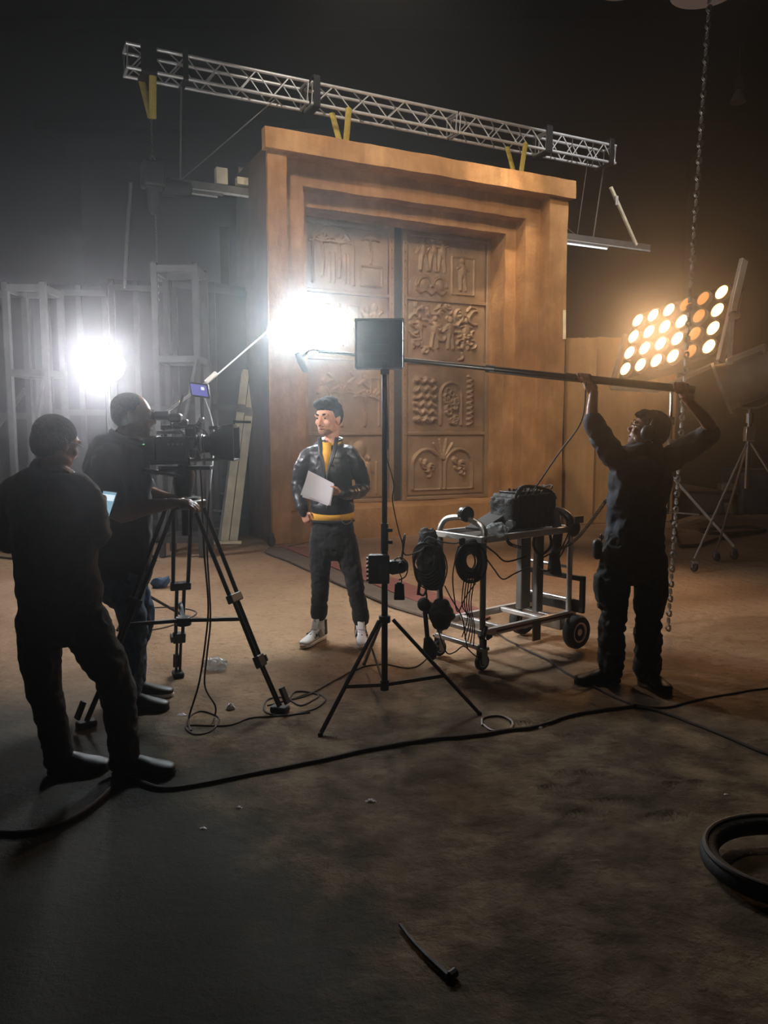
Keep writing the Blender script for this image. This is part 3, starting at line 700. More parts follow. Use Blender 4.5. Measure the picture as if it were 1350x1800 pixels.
# ---------------------------------------------------------------- roof fittings
def high_bay(px, py, Y, r, label, d=0.25):
    p = P(px, py, Y); t = thing('high_bay_lamp', label, 'lamp', tuple(p), 0, 'unlit high bay lamps in the roof')
    MB().lathe([(r, 0), (r * 0.98, 0.02), (r * 0.6, 0.16), (r * 0.3, 0.26), (r * 0.28, 0.26), (r * 0.55, 0.14), (r * 0.93, 0.015)], p, (0, 0, 1), 32).build('reflector', 'shade', t)
    MB().lathe([(0.01, 0.012), (r * 0.9, 0.012), (r * 0.9, 0.02), (0.01, 0.02)], p, (0, 0, 1), 32).build('diffuser', 'shade', t)
    MB().cyl(p + V((0, 0, 0.25)), p + V((0, 0, 0.5)), 0.09, n=14).build('gear_case', 'alu_dim', t)
    MB().cyl(p + V((0, 0, 0.5)), (p.x, p.y, 9.5), 0.01, n=6).build('rod', 'steel', t)
high_bay(1238, -14, 8.4, 0.33, 'grey high bay lamp at the top edge, right of the other')
high_bay(1092, -22, 10.0, 0.30, 'grey high bay lamp at the top edge, left of the other')
high_bay(1297, 180, 17.0, 0.16, 'small distant high bay lamp at the upper right')
p = P(1232, 20, 5.95)
chain('hanging_chain', 'long double chain hanging to the floor at the right', (2.46, 5.95, 9.3), (2.215, 5.95, 0.03), 0.040, 0.0055, 'steel', double=0.010)

# ================================================================ film lamps
t = at_thing('soft_lamp', 'blazing white soft lamp at the end of the arm above the actor', 'lamp', tuple(P(545, 578, 6.6)))
c = P(545, 578, 6.6); F = Matrix.Rotation(-0.12, 3, 'Y')
MB().ball(c, (0.36, 0.13, 0.20), F, 28, 16).build('diffuser', 'glow_key', t)
MB().loft([(c + V((0, 0.16, 0)), 0.33, 0.17), (c + V((0, 0.24, 0)), 0.30, 0.15)], ref=(1, 0, 0), n=24).build('housing', 'black_metal', t)
MB().ball(c + V((0, 0.30, 0)), 0.04).build('joint', 'black_metal', t)
p_end = P(470, 582, 5.86)
def gnd(p): return V((p.x, p.y, gz(p.x, p.y)))
cs = thing('grip_stand', 'silver grip stand behind the camera operator, its arm reaching to the white lamp', 'stand', tuple(G(247, 1092)))
b = G(247, 1092); 
MB().cyl(b + V((0, 0, 0.10)), b + V((0, 0, 1.55)), 0.016, n=10).build('column', 'steel', cs)
for a in (0.35, 2.45, 4.5):
    q = b + V((math.cos(a) * 0.36, math.sin(a) * 0.36, 0.012)); MB().tube([b + V((0, 0, 0.26)), b + (q - b) * 0.35 + V((0, 0, 0.17)), q], 0.012, 8).build('leg', 'black_metal', cs)
MB().ball(b + V((0, 0, 1.55)), 0.045).build('grip_head', 'steel', cs)
MB().cyl(b + V((0, 0, 1.55)), P(375, 664, 5.55), 0.011, n=8).build('arm', 'steel', cs)
MB().cyl(P(372, 667, 5.55), P(500, 556, 6.5), 0.006, n=8).build('arm_extension', 'alu', cs)
MB().bar(P(362, 672, 5.54), P(380, 655, 5.57), 0.035, 0.03).build('clamp', 'alu', cs, bevel=0.005)
# back lamp
pb = P(180, 640, 9.05); t = thing('back_lamp', 'round glaring lamp on a stand among the flats at left', 'lamp', tuple(pb))
MB().lathe([(0.001, -0.06), (0.13, -0.06), (0.20, -0.02), (0.001, -0.015)], pb, (0.15, 0.95, 0.0), 24).build('lens', 'glow_back', t)
MB().ball(pb + V((-0.01, -0.10, 0)), (0.20, 0.07, 0.22), None, 20, 12).build('bulb', 'glow_back', t)
MB().lathe([(0.20, 0.0), (0.20, 0.16), (0.10, 0.26), (0.01, 0.27)], pb, (0.15, 0.95, 0), 24).build('housing', 'black_metal', t)
st = thing('lamp_stand', 'dark lamp stand under the round back lamp', 'stand', (pb.x, pb.y + 0.1, 0))
MB().cyl((pb.x, pb.y + 0.1, 0.3), (pb.x, pb.y + 0.1, pb.z - 0.2), 0.018, n=8).build('pole', 'black_metal', st)
for a in (0.4, 2.5, 4.6): MB().cyl((pb.x, pb.y + 0.1, 0.75), (pb.x + 0.5 * math.cos(a), pb.y + 0.1 + 0.5 * math.sin(a), 0.01), 0.013, n=8).build('leg', 'black_metal', st)
# warm lamp bank : 4 rows of 6
BY = 10.0; bc = P(1180, 585, BY); k_ = BY / FPX / 1.0
ce = V((0.1226, -0.235, 0.034)); re = V((-0.0693, -0.0677, -0.219))
bn = ce.cross(re).normalized(); bn = -bn if bn.dot(V((0, CAMH, 0)) - bc) < 0 and False else bn
if bn.dot(V((0, 0, CAMH)) - bc) < 0: bn = -bn
t = thing('lamp_bank', 'tall bank of orange lamps, four rows of six, with dimmer fifth column', 'lamp', tuple(bc))
cx_, rx_ = ce.normalized(), re.normalized(); R3 = Matrix((cx_, rx_, bn)).transposed()
MB().box(bc - bn * 0.12, (1.62, 0.98, 0.16), R3).build('housing', 'housing_dark', t, bevel=0.01)
dimset = {(0, 4), (0, 3), (1, 4), (2, 4), (3, 4)}
for r in range(4):
    for c_ in range(6):
        if (r, c_) == (0, 3): mm = 'glow_bulb_dim'
        else: mm = 'glow_bulb_dim' if (r, c_) in dimset else 'glow_bulb'
        q = bc + ce * (c_ - 2.5) + re * (r - 1.5)
        b_ = MB().lathe([(0.001, 0.028), (0.05, 0.024), (0.085, 0.010), (0.094, -0.02), (0.001, -0.03)], q, bn, 20).build('bulb', mm, t)
        MB().lathe([(0.096, -0.04), (0.106, -0.04), (0.106, 0.008), (0.096, 0.008)], q, bn, 20).build('rim', 'housing', b_)
e1 = bc + ce * 3.3
MB().bar(e1 + rx_ * -0.72, e1 + rx_ * 0.60, 0.05, 0.10, bn).build('yoke_arm', 'alu', t, bevel=0.005)
e0 = bc - ce * 3.2
MB().bar(e0 + rx_ * -0.2, e0 + rx_ * 0.60, 0.04, 0.06, bn).build('yoke_arm', 'housing', t, bevel=0.005)
MB().bar(e1 + rx_ * 0.0 + cx_ * 0.02, e1 + rx_ * 0.6 + V((0.1, 0.0, -0.05)), 0.04, 0.04).build('handle_bar', 'alu', t)
MB().ball(e1 + rx_ * 0.02 + cx_ * 0.05, (0.07, 0.05, 0.05)).build('tilt_lock', 'housing', t)
MB().tube([e0 + rx_ * 0.60, bc + rx_ * 0.80, e1 + rx_ * 0.60], 0.03, 8).build('yoke_base', 'housing', t)
# its roller stand
sp_ = V((3.72, 10.2, 0)); st = thing('roller_stand', 'chrome roller stand on casters under the orange lamp bank', 'stand', tuple(sp_))
MB().cyl(sp_ + V((0, 0, 0.5)), sp_ + V((0, 0, 1.72)), 0.035, n=12).build('outer_column', 'chrome', st)
MB().cyl(sp_ + V((0, 0, 1.7)), sp_ + V((0, 0, 2.12)), 0.026, n=12).build('inner_column', 'chrome', st)
MB().cyl(sp_ + V((0, 0, 1.66)), sp_ + V((0, 0, 1.76)), 0.055, n=12).build('collar', 'chrome', st)
MB().box(sp_ + V((0.05, -0.02, 1.38)), (0.22, 0.16, 0.18)).build('winch', 'steel', st, bevel=0.03)
MB().cyl(sp_ + V((0.1, -0.1, 1.42)), sp_ + V((0.22, -0.14, 1.42)), 0.012, n=8).build('crank', 'chrome', st)
def caster(parent, p, r=0.07, m='housing'):
    w = MB().lathe([(r * .55, -0.018), (r * .9, -0.02), (r, -0.012), (r, 0.012), (r * .9, 0.02), (r * .55, 0.018)], p + V((0, 0, r)), (1, 0.2, 0), 20).build('caster', 'rubber', parent)
    MB().box(p + V((0, 0, r * 1.9)), (0.06, 0.07, 0.03)).build('caster_fork', m, w, bevel=0.004)
    for s in (-0.027, 0.027): MB().box(p + V((s, 0, r * 1.4)), (0.006, 0.045, r * 1.1)).build('caster_plate', m, w)
for g_ in (G(1290, 984), G(1054, 972), V((3.92, 11.05, 0))):
    q = g_ + V((0, 0, 0.17)); MB().bar(sp_ + V((0, 0, 1.05)) , q, 0.035, 0.035).build('leg', 'steel', st); MB().cyl(sp_ + V((0, 0, 0.52)), sp_ + (q - sp_) * 0.5 + V((0, 0, 0.44)), 0.012, n=6).build('leg_brace', 'steel', st)
    caster(st, g_, 0.065)
# unlit big fresnel at right
HY = 8.6; hc = P(1318, 664, HY); ax = (P(1262, 684, HY + 0.14) - P(1345, 652, HY - 0.06)).normalized()
t = thing('studio_lamp', 'large unlit grey studio lamp at the right edge', 'lamp', tuple(hc))
MB().lathe([(0.17, -0.28), (0.235, -0.26), (0.245, -0.1), (0.25, 0.18), (0.27, 0.26), (0.27, 0.29), (0.25, 0.29), (0.24, 0.24), (0.02, 0.22)], hc, ax, 32).build('barrel', 'housing', t)
MB().lathe([(0.001, 0.25), (0.1, 0.262), (0.235, 0.245), (0.235, 0.235), (0.001, 0.23)], hc, ax, 28).build('lens', 'lens', t)
MB().lathe([(0.28, 0.28), (0.30, 0.28), (0.30, 0.31), (0.28, 0.31)], hc, ax, 32).build('front_ring', 'alu_dim', t)
up = perp(ax)[0]; sd = perp(ax)[1]; Rh = Matrix((ax, sd, up)).transposed()
MB().box(hc + up * 0.22 - ax * 0.05, (0.42, 0.30, 0.12), Rh).build('vent_hood', 'housing', t, bevel=0.03)
MB().box(hc + up * 0.17 - sd * 0.15 - ax * 0.05, (0.30, 0.02, 0.09), Rh).build('vent', 'housing_dark', t)
MB().box(hc + up * -0.20 - ax * 0.05, (0.40, 0.26, 0.10), Rh).build('lower_vent', 'housing_dark', t, bevel=0.02)
MB().lathe([(0.02, -0.46), (0.15, -0.44), (0.19, -0.30), (0.19, -0.27)], hc, ax, 24).build('rear_cap', 'housing', t)
MB().tube([hc + V((0.02, 0, 0)) + V((math.cos(a) * 0.33, 0, math.sin(a) * 0.33)) for a in [math.pi * (1 + i / 16) for i in range(17)]], 0.013, 8).build('yoke', 'steel', t)
for s in (-0.33, 0.33): MB().ball(hc + V((s + 0.02, 0, 0)), 0.035).build('tilt_knob', 'black', t)
hs = V((P(1318, 735, HY).x, HY, 0)); zt = hc.z - 0.33
st = thing('roller_stand', 'chrome stand carrying the unlit grey lamp at the right edge', 'stand', tuple(hs))
MB().cyl(hs + V((0, 0, 0.95)), (hs.x, hs.y, zt), 0.022, n=10).build('column', 'chrome', st)
MB().cyl((hs.x, hs.y, zt - 0.16), (hs.x, hs.y, zt - 0.05), 0.04, n=10).build('collar', 'chrome', st)
MB().box((hs.x, hs.y, zt - 0.28), (0.10, 0.08, 0.16)).build('leg_collar', 'steel', st, bevel=0.01)
for g_ in (V((hs.x + 0.75, hs.y - 0.35, 0)), V((hs.x - 0.50, hs.y + 0.10, 0)), V((hs.x + 0.05, hs.y + 0.8, 0))):
    MB().cyl((hs.x, hs.y, zt - 0.34), g_ + V((0, 0, 0.15)), 0.014, n=8).build('leg', 'steel', st); caster(st, g_, 0.055)
# dark gear behind it at the right
g = G(1330, 905); o = thing('covered_crate', 'large crate under a dark blue tarp at the right edge', 'crate', (g.x, g.y, 0))
MB().box((g.x + 0.35, g.y + 0.5, 0.42), (1.35, 0.9, 0.84)).build('tarp', 'blue_tarp', o, remesh=0.05, folds=0.02, fscale=3)
MB().bar((g.x - 0.35, g.y + 0.02, 0.86), (g.x + 1.0, g.y + 0.02, 0.86), 0.05, 0.03).build('lid_edge', 'alu_dim', o)
g = G(1276, 905); t = thing('ballast_unit', 'grey lamp ballast on a little trolley by the right edge', 'ballast', (g.x, g.y, 0))
MB().box((g.x, g.y, 0.52), (0.30, 0.22, 0.14)).build('case', 'housing', t, bevel=0.02)
MB().box((g.x, g.y, 0.36), (0.26, 0.2, 0.14)).build('lower_case', 'housing_dark', t, bevel=0.02)
MB().cyl((g.x - 0.1, g.y, 0.62), (g.x + 0.1, g.y, 0.62), 0.012, n=8).build('handle', 'steel', t)
for s in (-0.12, 0.12): MB().lathe([(0.04, -0.02), (0.13, -0.02), (0.13, 0.02), (0.04, 0.02)], (g.x + s, g.y, 0.13), (1, 0, 0), 20).build('wheel', 'rubber', t)
MB().bar((g.x - 0.12, g.y, 0.13), (g.x + 0.12, g.y, 0.13), 0.03, 0.2).build('axle', 'housing', t)
g = G(1225, 905); o = thing('equipment_case', 'long dark equipment case on the floor behind the roller stand', 'case', (g.x, g.y, 0))
MB().box((g.x, g.y + 0.3, 0.2), (1.5, 0.5, 0.38)).build('body', 'dark_flat', o, bevel=0.02); MB().box((g.x, g.y + 0.3, 0.39), (1.54, 0.54, 0.03)).build('lid', 'housing_dark', o, bevel=0.01)
# ================================================================ centre light stand with LED panel
SF = [G(563, 1290), G(843, 1255), G(640, 1165)]
sc = V((0, 4.42, 0)); sc.x = P(676, 900, 4.42).x
t = thing('light_stand', 'black tripod light stand in the middle, with a lamp head on top', 'stand', (sc.x, sc.y, 0))
zc = P(676, 1088, 4.42).z; zl = P(676, 1204, 4.42).z
MB().cyl((sc.x, sc.y, zl - 0.02), (sc.x, sc.y, P(676, 968, 4.42).z), 0.019, n=14).build('lower_tube', 'black_metal', t)
MB().cyl((sc.x, sc.y, P(676, 968, 4.42).z), (sc.x, sc.y, P(676, 920, 4.42).z), 0.022, n=14).build('clamp_sleeve', 'black', t)
MB().cyl((sc.x, sc.y, P(676, 925, 4.42).z), (sc.x, sc.y, P(676, 640, 4.42).z), 0.0155, n=14).build('upper_tube', 'black_metal', t)
for y_ in (932, 953): MB().box(P(684, y_, 4.40), (0.04, 0.02, 0.02)).build('lock_knob', 'black', t, bevel=0.004)
MB().cyl((sc.x, sc.y, zc - 0.02), (sc.x, sc.y, zc + 0.02), 0.034, n=16).build('leg_collar', 'black', t, bevel=0.003)
MB().cyl((sc.x, sc.y, zl - 0.03), (sc.x, sc.y, zl + 0.03), 0.026, n=16).build('brace_collar', 'black', t, bevel=0.003)
for f in SF:
    top = V((sc.x, sc.y, zc)); d = (f - top); top = top + V((d.x, d.y, 0)).normalized() * 0.05
    f2 = gnd(f) + V((0, 0, 0.008)); lg = MB().bar(top, f2, 0.018, 0.018).build('leg', 'black_metal', t, bevel=0.002)
    MB().ball(f2, 0.014).build('foot', 'rubber', lg)
    mid = top + (f2 - top) * 0.60; br = V((sc.x, sc.y, zl))
    MB().bar(br, mid, 0.008, 0.020).build('leg_brace', 'black_metal', t)
# LED head
hc2 = P(667, 604, 4.42)
t = thing('led_panel', 'black LED lamp head with barn doors on the central stand', 'lamp', tuple(hc2))
MB().box(hc2 + V((0.0, 0.02, 0)), (0.258, 0.05, 0.262)).build('housing', 'black', t, bevel=0.006)
MB().box(hc2 + V((0.0, 0.048, 0)), (0.21, 0.004, 0.22)).build('led_face', 'glow_panel', t)
for z_, h_ in ((-0.095, 0.06), (-0.02, 0.075), (0.06, 0.06), (0.115, 0.03)): MB().box(hc2 + V((0.134, 0.05, z_)), (0.006, 0.10, h_)).build('side_vent', 'black', t)
MB().box(hc2 + V((-0.133, 0.04, 0.0)), (0.008, 0.12, 0.265)).build('barn_door', 'black', t)
MB().box(hc2 + V((0, 0.05, 0.134)), (0.27, 0.12, 0.006)).build('barn_door', 'black', t)
MB().box(hc2 + V((0, 0.05, -0.134)), (0.26, 0.12, 0.006)).build('barn_door', 'black', t)
MB().box(hc2 + V((0.03, 0.0, -0.155)), (0.05, 0.05, 0.03)).build('mount', 'black', t, bevel=0.004)
for z in (-0.09, -0.05, 0.0, 0.05): MB().box(hc2 + V((-0.02, -0.007, z)), (0.14, 0.006, 0.012)).build('cooling_fin', 'black', t)
# gear on the pole
c = P(666, 1000, 4.37)
t = thing('power_supply', 'black ribbed power supply with grey label strapped to the stand', 'power supply', tuple(c))
MB().box(c, (0.12, 0.06, 0.165)).build('case', 'black', t, bevel=0.008)
for k in range(6): MB().box(c + V((-0.065, 0, -0.06 + k * 0.024)), (0.012, 0.05, 0.010)).build('fin', 'black', t)
MB().box(c + V((0.025, -0.032, -0.01)), (0.055, 0.004, 0.09)).build('label', 'lcd', t)
c = P(698, 997, 4.40); t = thing('control_box', 'small black knobbly control box right of the stand pole', 'control box', tuple(c))
MB().loft([(c + V((-0.03, 0, 0)), 0.045, 0.03), (c + V((0.03, 0, 0.005)), 0.04, 0.03)], n=10).build('body', 'black', t)
MB().cyl(c + V((0.02, -0.03, 0.02)), c + V((0.02, -0.045, 0.02)), 0.015).build('dial', 'black_metal', t)
MB().tube(spline([c + V((-0.02, 0, 0.04)), c + V((0.02, -0.02, 0.06)), c + V((0.06, 0, 0.02)), c + V((0.05, 0, -0.05)), c + V((0.01, -0.02, -0.07))], 5), 0.004, 6).build('cord', 'cable', t)
c = P(702, 1040, 4.40); t = thing('cable_adapter', 'small dark box dangling below the control box', 'adapter', tuple(c))
MB().box(c, (0.062, 0.03, 0.095), taper=0.85).build('case', 'rubber', t, bevel=0.006)
MB().tube(spline([c + V((0.01, 0, 0.045)), c + V((0.012, 0, 0.08)), c + V((-0.005, 0, 0.12))], 4), 0.0035, 6).build('cord', 'cable', t)
MB().box(c + V((0, 0, 0.05)), (0.03, 0.02, 0.012)).build('strain_relief', 'black', t)

# ================================================================ camera tripod
A = V((-1.155, 4.50, P(322, 880, 4.5).z))
TF = [G(492, 1248), G(313, 1186), G(152, 1274)]
t = thing('camera_tripod', 'heavy black twin-tube camera tripod under the film camera', 'tripod', (A.x, A.y, 0))
MB().lathe([(0.05, -0.05), (0.09, -0.03), (0.10, 0.0), (0.09, 0.02), (0.05, 0.02)], A, (0, 0, 1), 24).build('bowl', 'black', t)
HC = []
for f in TF:
    f = gnd(f); d = f - A; h_ = V((d.x, d.y, 0)).normalized(); s_ = V((-h_.y, h_.x, 0))
    top = A + h_ * 0.075; dirn = (f - top); Lg = dirn.length; u = dirn.normalized()
    leg = MB().box(top + u * 0.02, (0.13, 0.05, 0.05), Matrix((s_, h_, V((0, 0, 1)))).transposed()).build('leg', 'black', t, bevel=0.01)
    k1, k2 = 0.46, 0.76
    for s in (-1, 1): MB().cyl(top + s_ * 0.052 * s, top + u * Lg * k1 + s_ * 0.045 * s, 0.0125, n=10).build('upper_tube', 'black_metal', leg)
    MB().bar(top + u * Lg * (k1 - 0.07), top + u * Lg * (k1 + 0.0), 0.030, 0.115, h_).build('leg_clamp', 'black', leg, bevel=0.006) if False else None
    R3l = Matrix((s_, u.cross(s_).normalized(), u)).transposed()
    MB().box(top + u * Lg * k1, (0.125, 0.04, 0.05), R3l).build('leg_clamp', 'black', leg, bevel=0.006)
    for s in (-1, 1): MB().cyl(top + u * Lg * (k1 - 0.02) + s_ * 0.022 * s, top + u * Lg * k2 + s_ * 0.022 * s, 0.0115, n=10).build('middle_tube', 'black_metal', leg)
    MB().box(top + u * Lg * k2, (0.078, 0.04, 0.07), R3l).build('lower_clamp', 'black', leg, bevel=0.006)
    MB().box(top + u * Lg * k2 + s_ * 0.045, (0.02, 0.05, 0.04), R3l).build('lock_lever', 'black', leg, bevel=0.004)
    for s in (-1, 1): MB().cyl(top + u * Lg * k2 + s_ * 0.012 * s, f + V((0, 0, 0.03)) + s_ * 0.012 * s, 0.0095, n=8).build('lower_tube', 'black_metal', leg)
    MB().box(f + V((0, 0, 0.018)), (0.10, 0.07, 0.035), Matrix.Rotation(math.atan2(h_.y, h_.x), 3, 'Z')).build('foot', 'rubber', leg, bevel=0.01)
    MB().box(f + V((0, 0, 0.10)) + h_ * 0.03, (0.05, 0.02, 0.10), R3l).build('foot_clip', 'rubber', leg, bevel=0.005)
    HC.append(top + u * Lg * 0.56)
hub = sum(HC, V((0, 0, 0))) / 3; hub.z -= 0.03
MB().cyl(hub - V((0, 0, 0.03)), hub + V((0, 0, 0.02)), 0.045, n=14).build('spreader_hub', 'black', t, bevel=0.005)
for q in HC: MB().bar(hub, q, 0.025, 0.02).build('spreader_arm', 'black', t)
MB().cyl(A - V((0, 0, 0.02)), A - V((0, 0, 0.20)), 0.022, n=12).build('bowl_handle', 'black', t)
# ================================================================ film camera
CY = 4.55
def cp(x, y, dy=0.0): return P(x, y, CY + dy)
base = cp(322, 858)
t = thing('film_camera', 'black professional film camera with matte box on the tripod', 'camera', tuple(base))
S = CY / FPX  # metres per pixel at the camera
MB().loft([(cp(322, 872), 0.050, 0.06), (cp(322, 850), 0.062, 0.07), (cp(324, 832), 0.060, 0.07), (cp(325, 822), 0.045, 0.06)], ref=(1, 0, 0), n=18).build('fluid_head', 'black', t)
MB().cyl(cp(318, 845, -0.08), cp(318, 845, -0.05), 0.03).build('drag_dial', 'black_metal', t)
MB().box(cp(327, 822), (0.30, 0.10, 0.022)).build('base_plate', 'black_metal', t, bevel=0.003)
MB().bar(cp(270, 829), cp(352, 823), 0.09, 0.016, (0, 0, 1)).build('sliding_plate', 'black', t)
for dy in (-0.04, 0.04): MB().cyl(cp(285, 812, dy), cp(402, 806, dy), 0.0085, n=10).build('support_rod', 'steel', t)
MB().box(cp(307, 790), (0.185, 0.13, 0.150)).build('body', 'black', t, bevel=0.010)
MB().box(cp(310, 789, -0.068), (0.10, 0.006, 0.09)).build('side_panel', 'black_metal', t, bevel=0.003)
MB().box(cp(302, 800, -0.073), (0.05, 0.004, 0.02)).build('display', 'lcd', t) if False else None
for k in range(4): MB().cyl(cp(296 + k * 8, 781, -0.071), cp(296 + k * 8, 781, -0.078), 0.006, n=10).build('button', 'housing', t)
MB().box(cp(262, 788), (0.115, 0.11, 0.145)).build('battery', 'black', t, bevel=0.012)
MB().box(cp(252, 781, -0.057), (0.012, 0.003, 0.006)).build('indicator', 'led_green', t)
MB().box(cp(303, 810), (0.23, 0.11, 0.04)).build('dovetail', 'black_metal', t, bevel=0.004)
lx = (cp(360, 779) - cp(335, 780)).normalized()
MB().lathe([(0.04, 0), (0.052, 0.005), (0.052, 0.03), (0.046, 0.035), (0.05, 0.05), (0.055, 0.055), (0.055, 0.085), (0.05, 0.09), (0.048, 0.12), (0.02, 0.12)], cp(334, 782), lx, 28).build('lens', 'black_metal', t)
for k, o_ in enumerate((0.042, 0.072)): MB().lathe([(0.056, o_ - 0.006), (0.059, o_ - 0.004), (0.059, o_ + 0.004), (0.056, o_ + 0.006)], cp(334, 782), lx, 28).build('focus_gear', 'steel' if k else 'black', t)
MB().box(cp(341, 797, -0.06), (0.035, 0.05, 0.05)).build('focus_motor', 'alu_dim', t, bevel=0.006)
MB().bar(cp(338, 773, -0.05), cp(352, 810, -0.05), 0.02, 0.012).build('motor_bracket', 'steel', t)
# matte box: tapered bellows and square shade
q = MB(); a_, b_ = cp(372, 780), cp(416, 779)
def sq(c_, w, h): return [c_ + V((0, -w, -h)), c_ + V((0, w, -h)), c_ + V((0, w, h)), c_ + V((0, -w, h))]
q.rings([sq(a_, .055, .055), sq(cp(384, 780), .075, .075), sq(cp(398, 779), .090, .092), sq(b_, .098, .100), sq(b_ + V((0, 0, 0)), .090, .092), sq(cp(400, 779), .080, .082), sq(cp(386, 780), .06, .06)]); q.build('matte_box', 'black', t, smooth=20)
MB().bar(cp(380, 753), cp(414, 747), 0.16, 0.006, (0, 0, 1)).build('top_flag', 'black', t)
MB().box(cp(378, 752), (0.05, 0.10, 0.02)).build('flag_hinge', 'black_metal', t)
MB().cyl(cp(410, 741), cp(441, 742), 0.007, n=8).build('follow_arm', 'black_metal', t)
# top handle, finder
MB().cyl(cp(283, 752), cp(352, 748), 0.013, n=10).build('top_handle', 'black', t)
for x in (290, 345): MB().cyl(cp(x, 750), cp(x, 768), 0.012, n=8).build('handle_post', 'black', t)
MB().cyl(cp(298, 731, -0.05), cp(272, 731, -0.05), 0.030, 0.026, n=20).build('viewfinder', 'black', t, bevel=0.003)
MB().lathe([(0.022, 0), (0.034, 0.008), (0.036, 0.022), (0.028, 0.03), (0.02, 0.03)], cp(274, 731, -0.05), (-1, 0, 0), 20).build('eyecup', 'rubber', t)
MB().box(cp(309, 735, -0.03), (0.07, 0.07, 0.055)).build('finder_joint', 'black', t, bevel=0.015)
MB().box(cp(323, 743, 0.0), (0.05, 0.05, 0.04)).build('finder_bracket', 'black', t, bevel=0.01)
MB().tube(spline([cp(300, 740, -.04), cp(303, 752, -.05), cp(318, 758, -.06), cp(326, 770, -.06)], 5), 0.005, 6).build('finder_cable', 'black', t)
MB().box(cp(300, 760, -0.02), (0.15, 0.06, 0.02)).build('cheese_plate', 'alu_dim', t, bevel=0.004)
MB().box(cp(336, 760, 0.0), (0.06, 0.05, 0.05)).build('receiver', 'black', t, bevel=0.006)
MB().tube(spline([cp(334, 765, -.05), cp(342, 752, -.06), cp(350, 740, -.04)], 5), 0.006, 6).build('cable', 'cable', t)
MB().tube(spline([cp(338, 748, -.05), cp(360, 758, -.07), cp(366, 775, -.07), cp(352, 798, -.06)], 5), 0.005, 6).build('cable', 'cable', t)
MB().box(cp(317, 706, -0.02), (0.012, 0.006, 0.012)).build('indicator', 'led_yellow', t)
MB().bar(cp(312, 728, -0.02), cp(322, 694, -0.02), 0.012, 0.012).build('antenna', 'black', t)
# pan handle held by the operator
MB().cyl(cp(318, 838, -0.06), cp(262, 828, -0.22), 0.009, n=8).build('pan_handle', 'black_metal', t)
MB().cyl(cp(278, 831, -0.18), cp(250, 826, -0.25), 0.014, n=10).build('grip', 'rubber', t)
# monitor on arm
m0 = cp(351, 686, -0.02); mon = thing('camera_monitor', 'small monitor with purple-blue picture above the film camera', 'monitor', tuple(m0))
mu = (P(366, 681, CY) - P(336, 677, CY)).normalized(); mv = (P(337, 677, CY) - P(341, 699, CY)).normalized(); mn = mu.cross(mv).normalized()
mn = mn if mn.y < 0 else -mn; Rm = Matrix((mu, mv, mn)).transposed()
MB().box(m0, (0.112, 0.085, 0.02), Rm).build('bezel', 'black', mon, bevel=0.004)
MB().box(m0 + mn * 0.011, (0.092, 0.064, 0.002), Rm).build('screen', 'screen_blue', mon)
MB().box(m0 + mn * 0.0125 + mu * 0.022 + mv * 0.012, (0.018, 0.016, 0.001), Rm).build('picture_highlight', 'screen_white', mon)
MB().cyl(m0 - mv * 0.04, cp(355, 736), 0.008, n=8).build('arm', 'black_metal', mon)
MB().ball(cp(354, 738), 0.018).build('arm_joint', 'steel', mon); MB().cyl(cp(354, 738), cp(348, 760), 0.010, n=8).build('lower_arm', 'black', mon)

# ================================================================ equipment cart
CO = G(847, 1178); CU = (G(1002, 1136) - CO); CU.z = 0; CL = CU.length; CU.normalize(); CA = math.atan2(CU.y, CU.x)
cart = thing('equipment_cart', 'silver folding equipment cart with big rear wheels and a laden top shelf', 'cart', tuple(CO), CA)
CF = Matrix.Translation(CO) @ Matrix.Rotation(CA, 4, 'Z')
def cl(x, y, z): return CF @ V((x, y, z))
def cb(name, m, mb, parent=None, **k): return mb.build(name, m, parent or cart, local=True, **k)
W = 0.42; Ln = 0.98; ZD = 0.25; ZT = 0.88
rail = cb('deck_rail', 'alu', MB().box((0.47, 0, ZD), (Ln + 0.02, 0.035, 0.05)), bevel=0.004)
MB().box((0.52, -0.019, ZD + 0.0), (0.80, 0.003, 0.014)).build('red_stripe', 'reddish', rail, local=True)
cb('deck_rail', 'alu', MB().box((0.47, W, ZD), (Ln + 0.02, 0.035, 0.05)), bevel=0.004)
for x in (0.0, 0.20, 0.62): cb('deck_crossbar', 'alu', MB().box((x, W / 2, ZD + 0.005), (0.04, W, 0.03)), bevel=0.004)
cb('deck_crossbar', 'alu', MB().box((-0.03, W / 2, ZD - 0.09), (0.03, W, 0.03)), bevel=0.004)
for y in (0.0, W):
    cb('upright', 'steel', MB().cyl((0, y, 0.14), (0, y, ZT - 0.02), 0.021, n=14))
    cb('rear_upright', 'alu', MB().cyl((0.90, y, 0.20), (0.90, y, ZT), 0.021, n=14))
# bent hoop at the front end
cb('push_hoop', 'steel', MB().tube(spline([(-0.01, W, ZT - 0.03), (-0.0, W, ZT + 0.04), (0.03, W - 0.03, ZT + 0.10), (0.06, W - 0.14, ZT + 0.12), (0.06, 0.14, ZT + 0.10), (0.03, 0.03, ZT + 0.06), (0, 0, ZT - 0.02)], 6), 0.021, 12))
for y in (0.0, W): cb('shelf_rail', 'alu', MB().box((0.45, y, ZT), (0.94, 0.03, 0.045)), bevel=0.004)
cb('shelf_rail', 'alu', MB().box((-0.02, W / 2, ZT), (0.03, W + 0.03, 0.04)), bevel=0.004)
cb('shelf_rail', 'alu', MB().box((0.92, W / 2, ZT), (0.03, W + 0.03, 0.04)), bevel=0.004)
cb('shelf_board', 'dark_flat', MB().box((0.45, W / 2, ZT - 0.012), (0.90, W - 0.02, 0.012)))
for z in (0.36, 0.60): cb('rear_crossbar', 'steel', MB().cyl((0.90, 0, z), (0.90, W, z), 0.014, n=10))
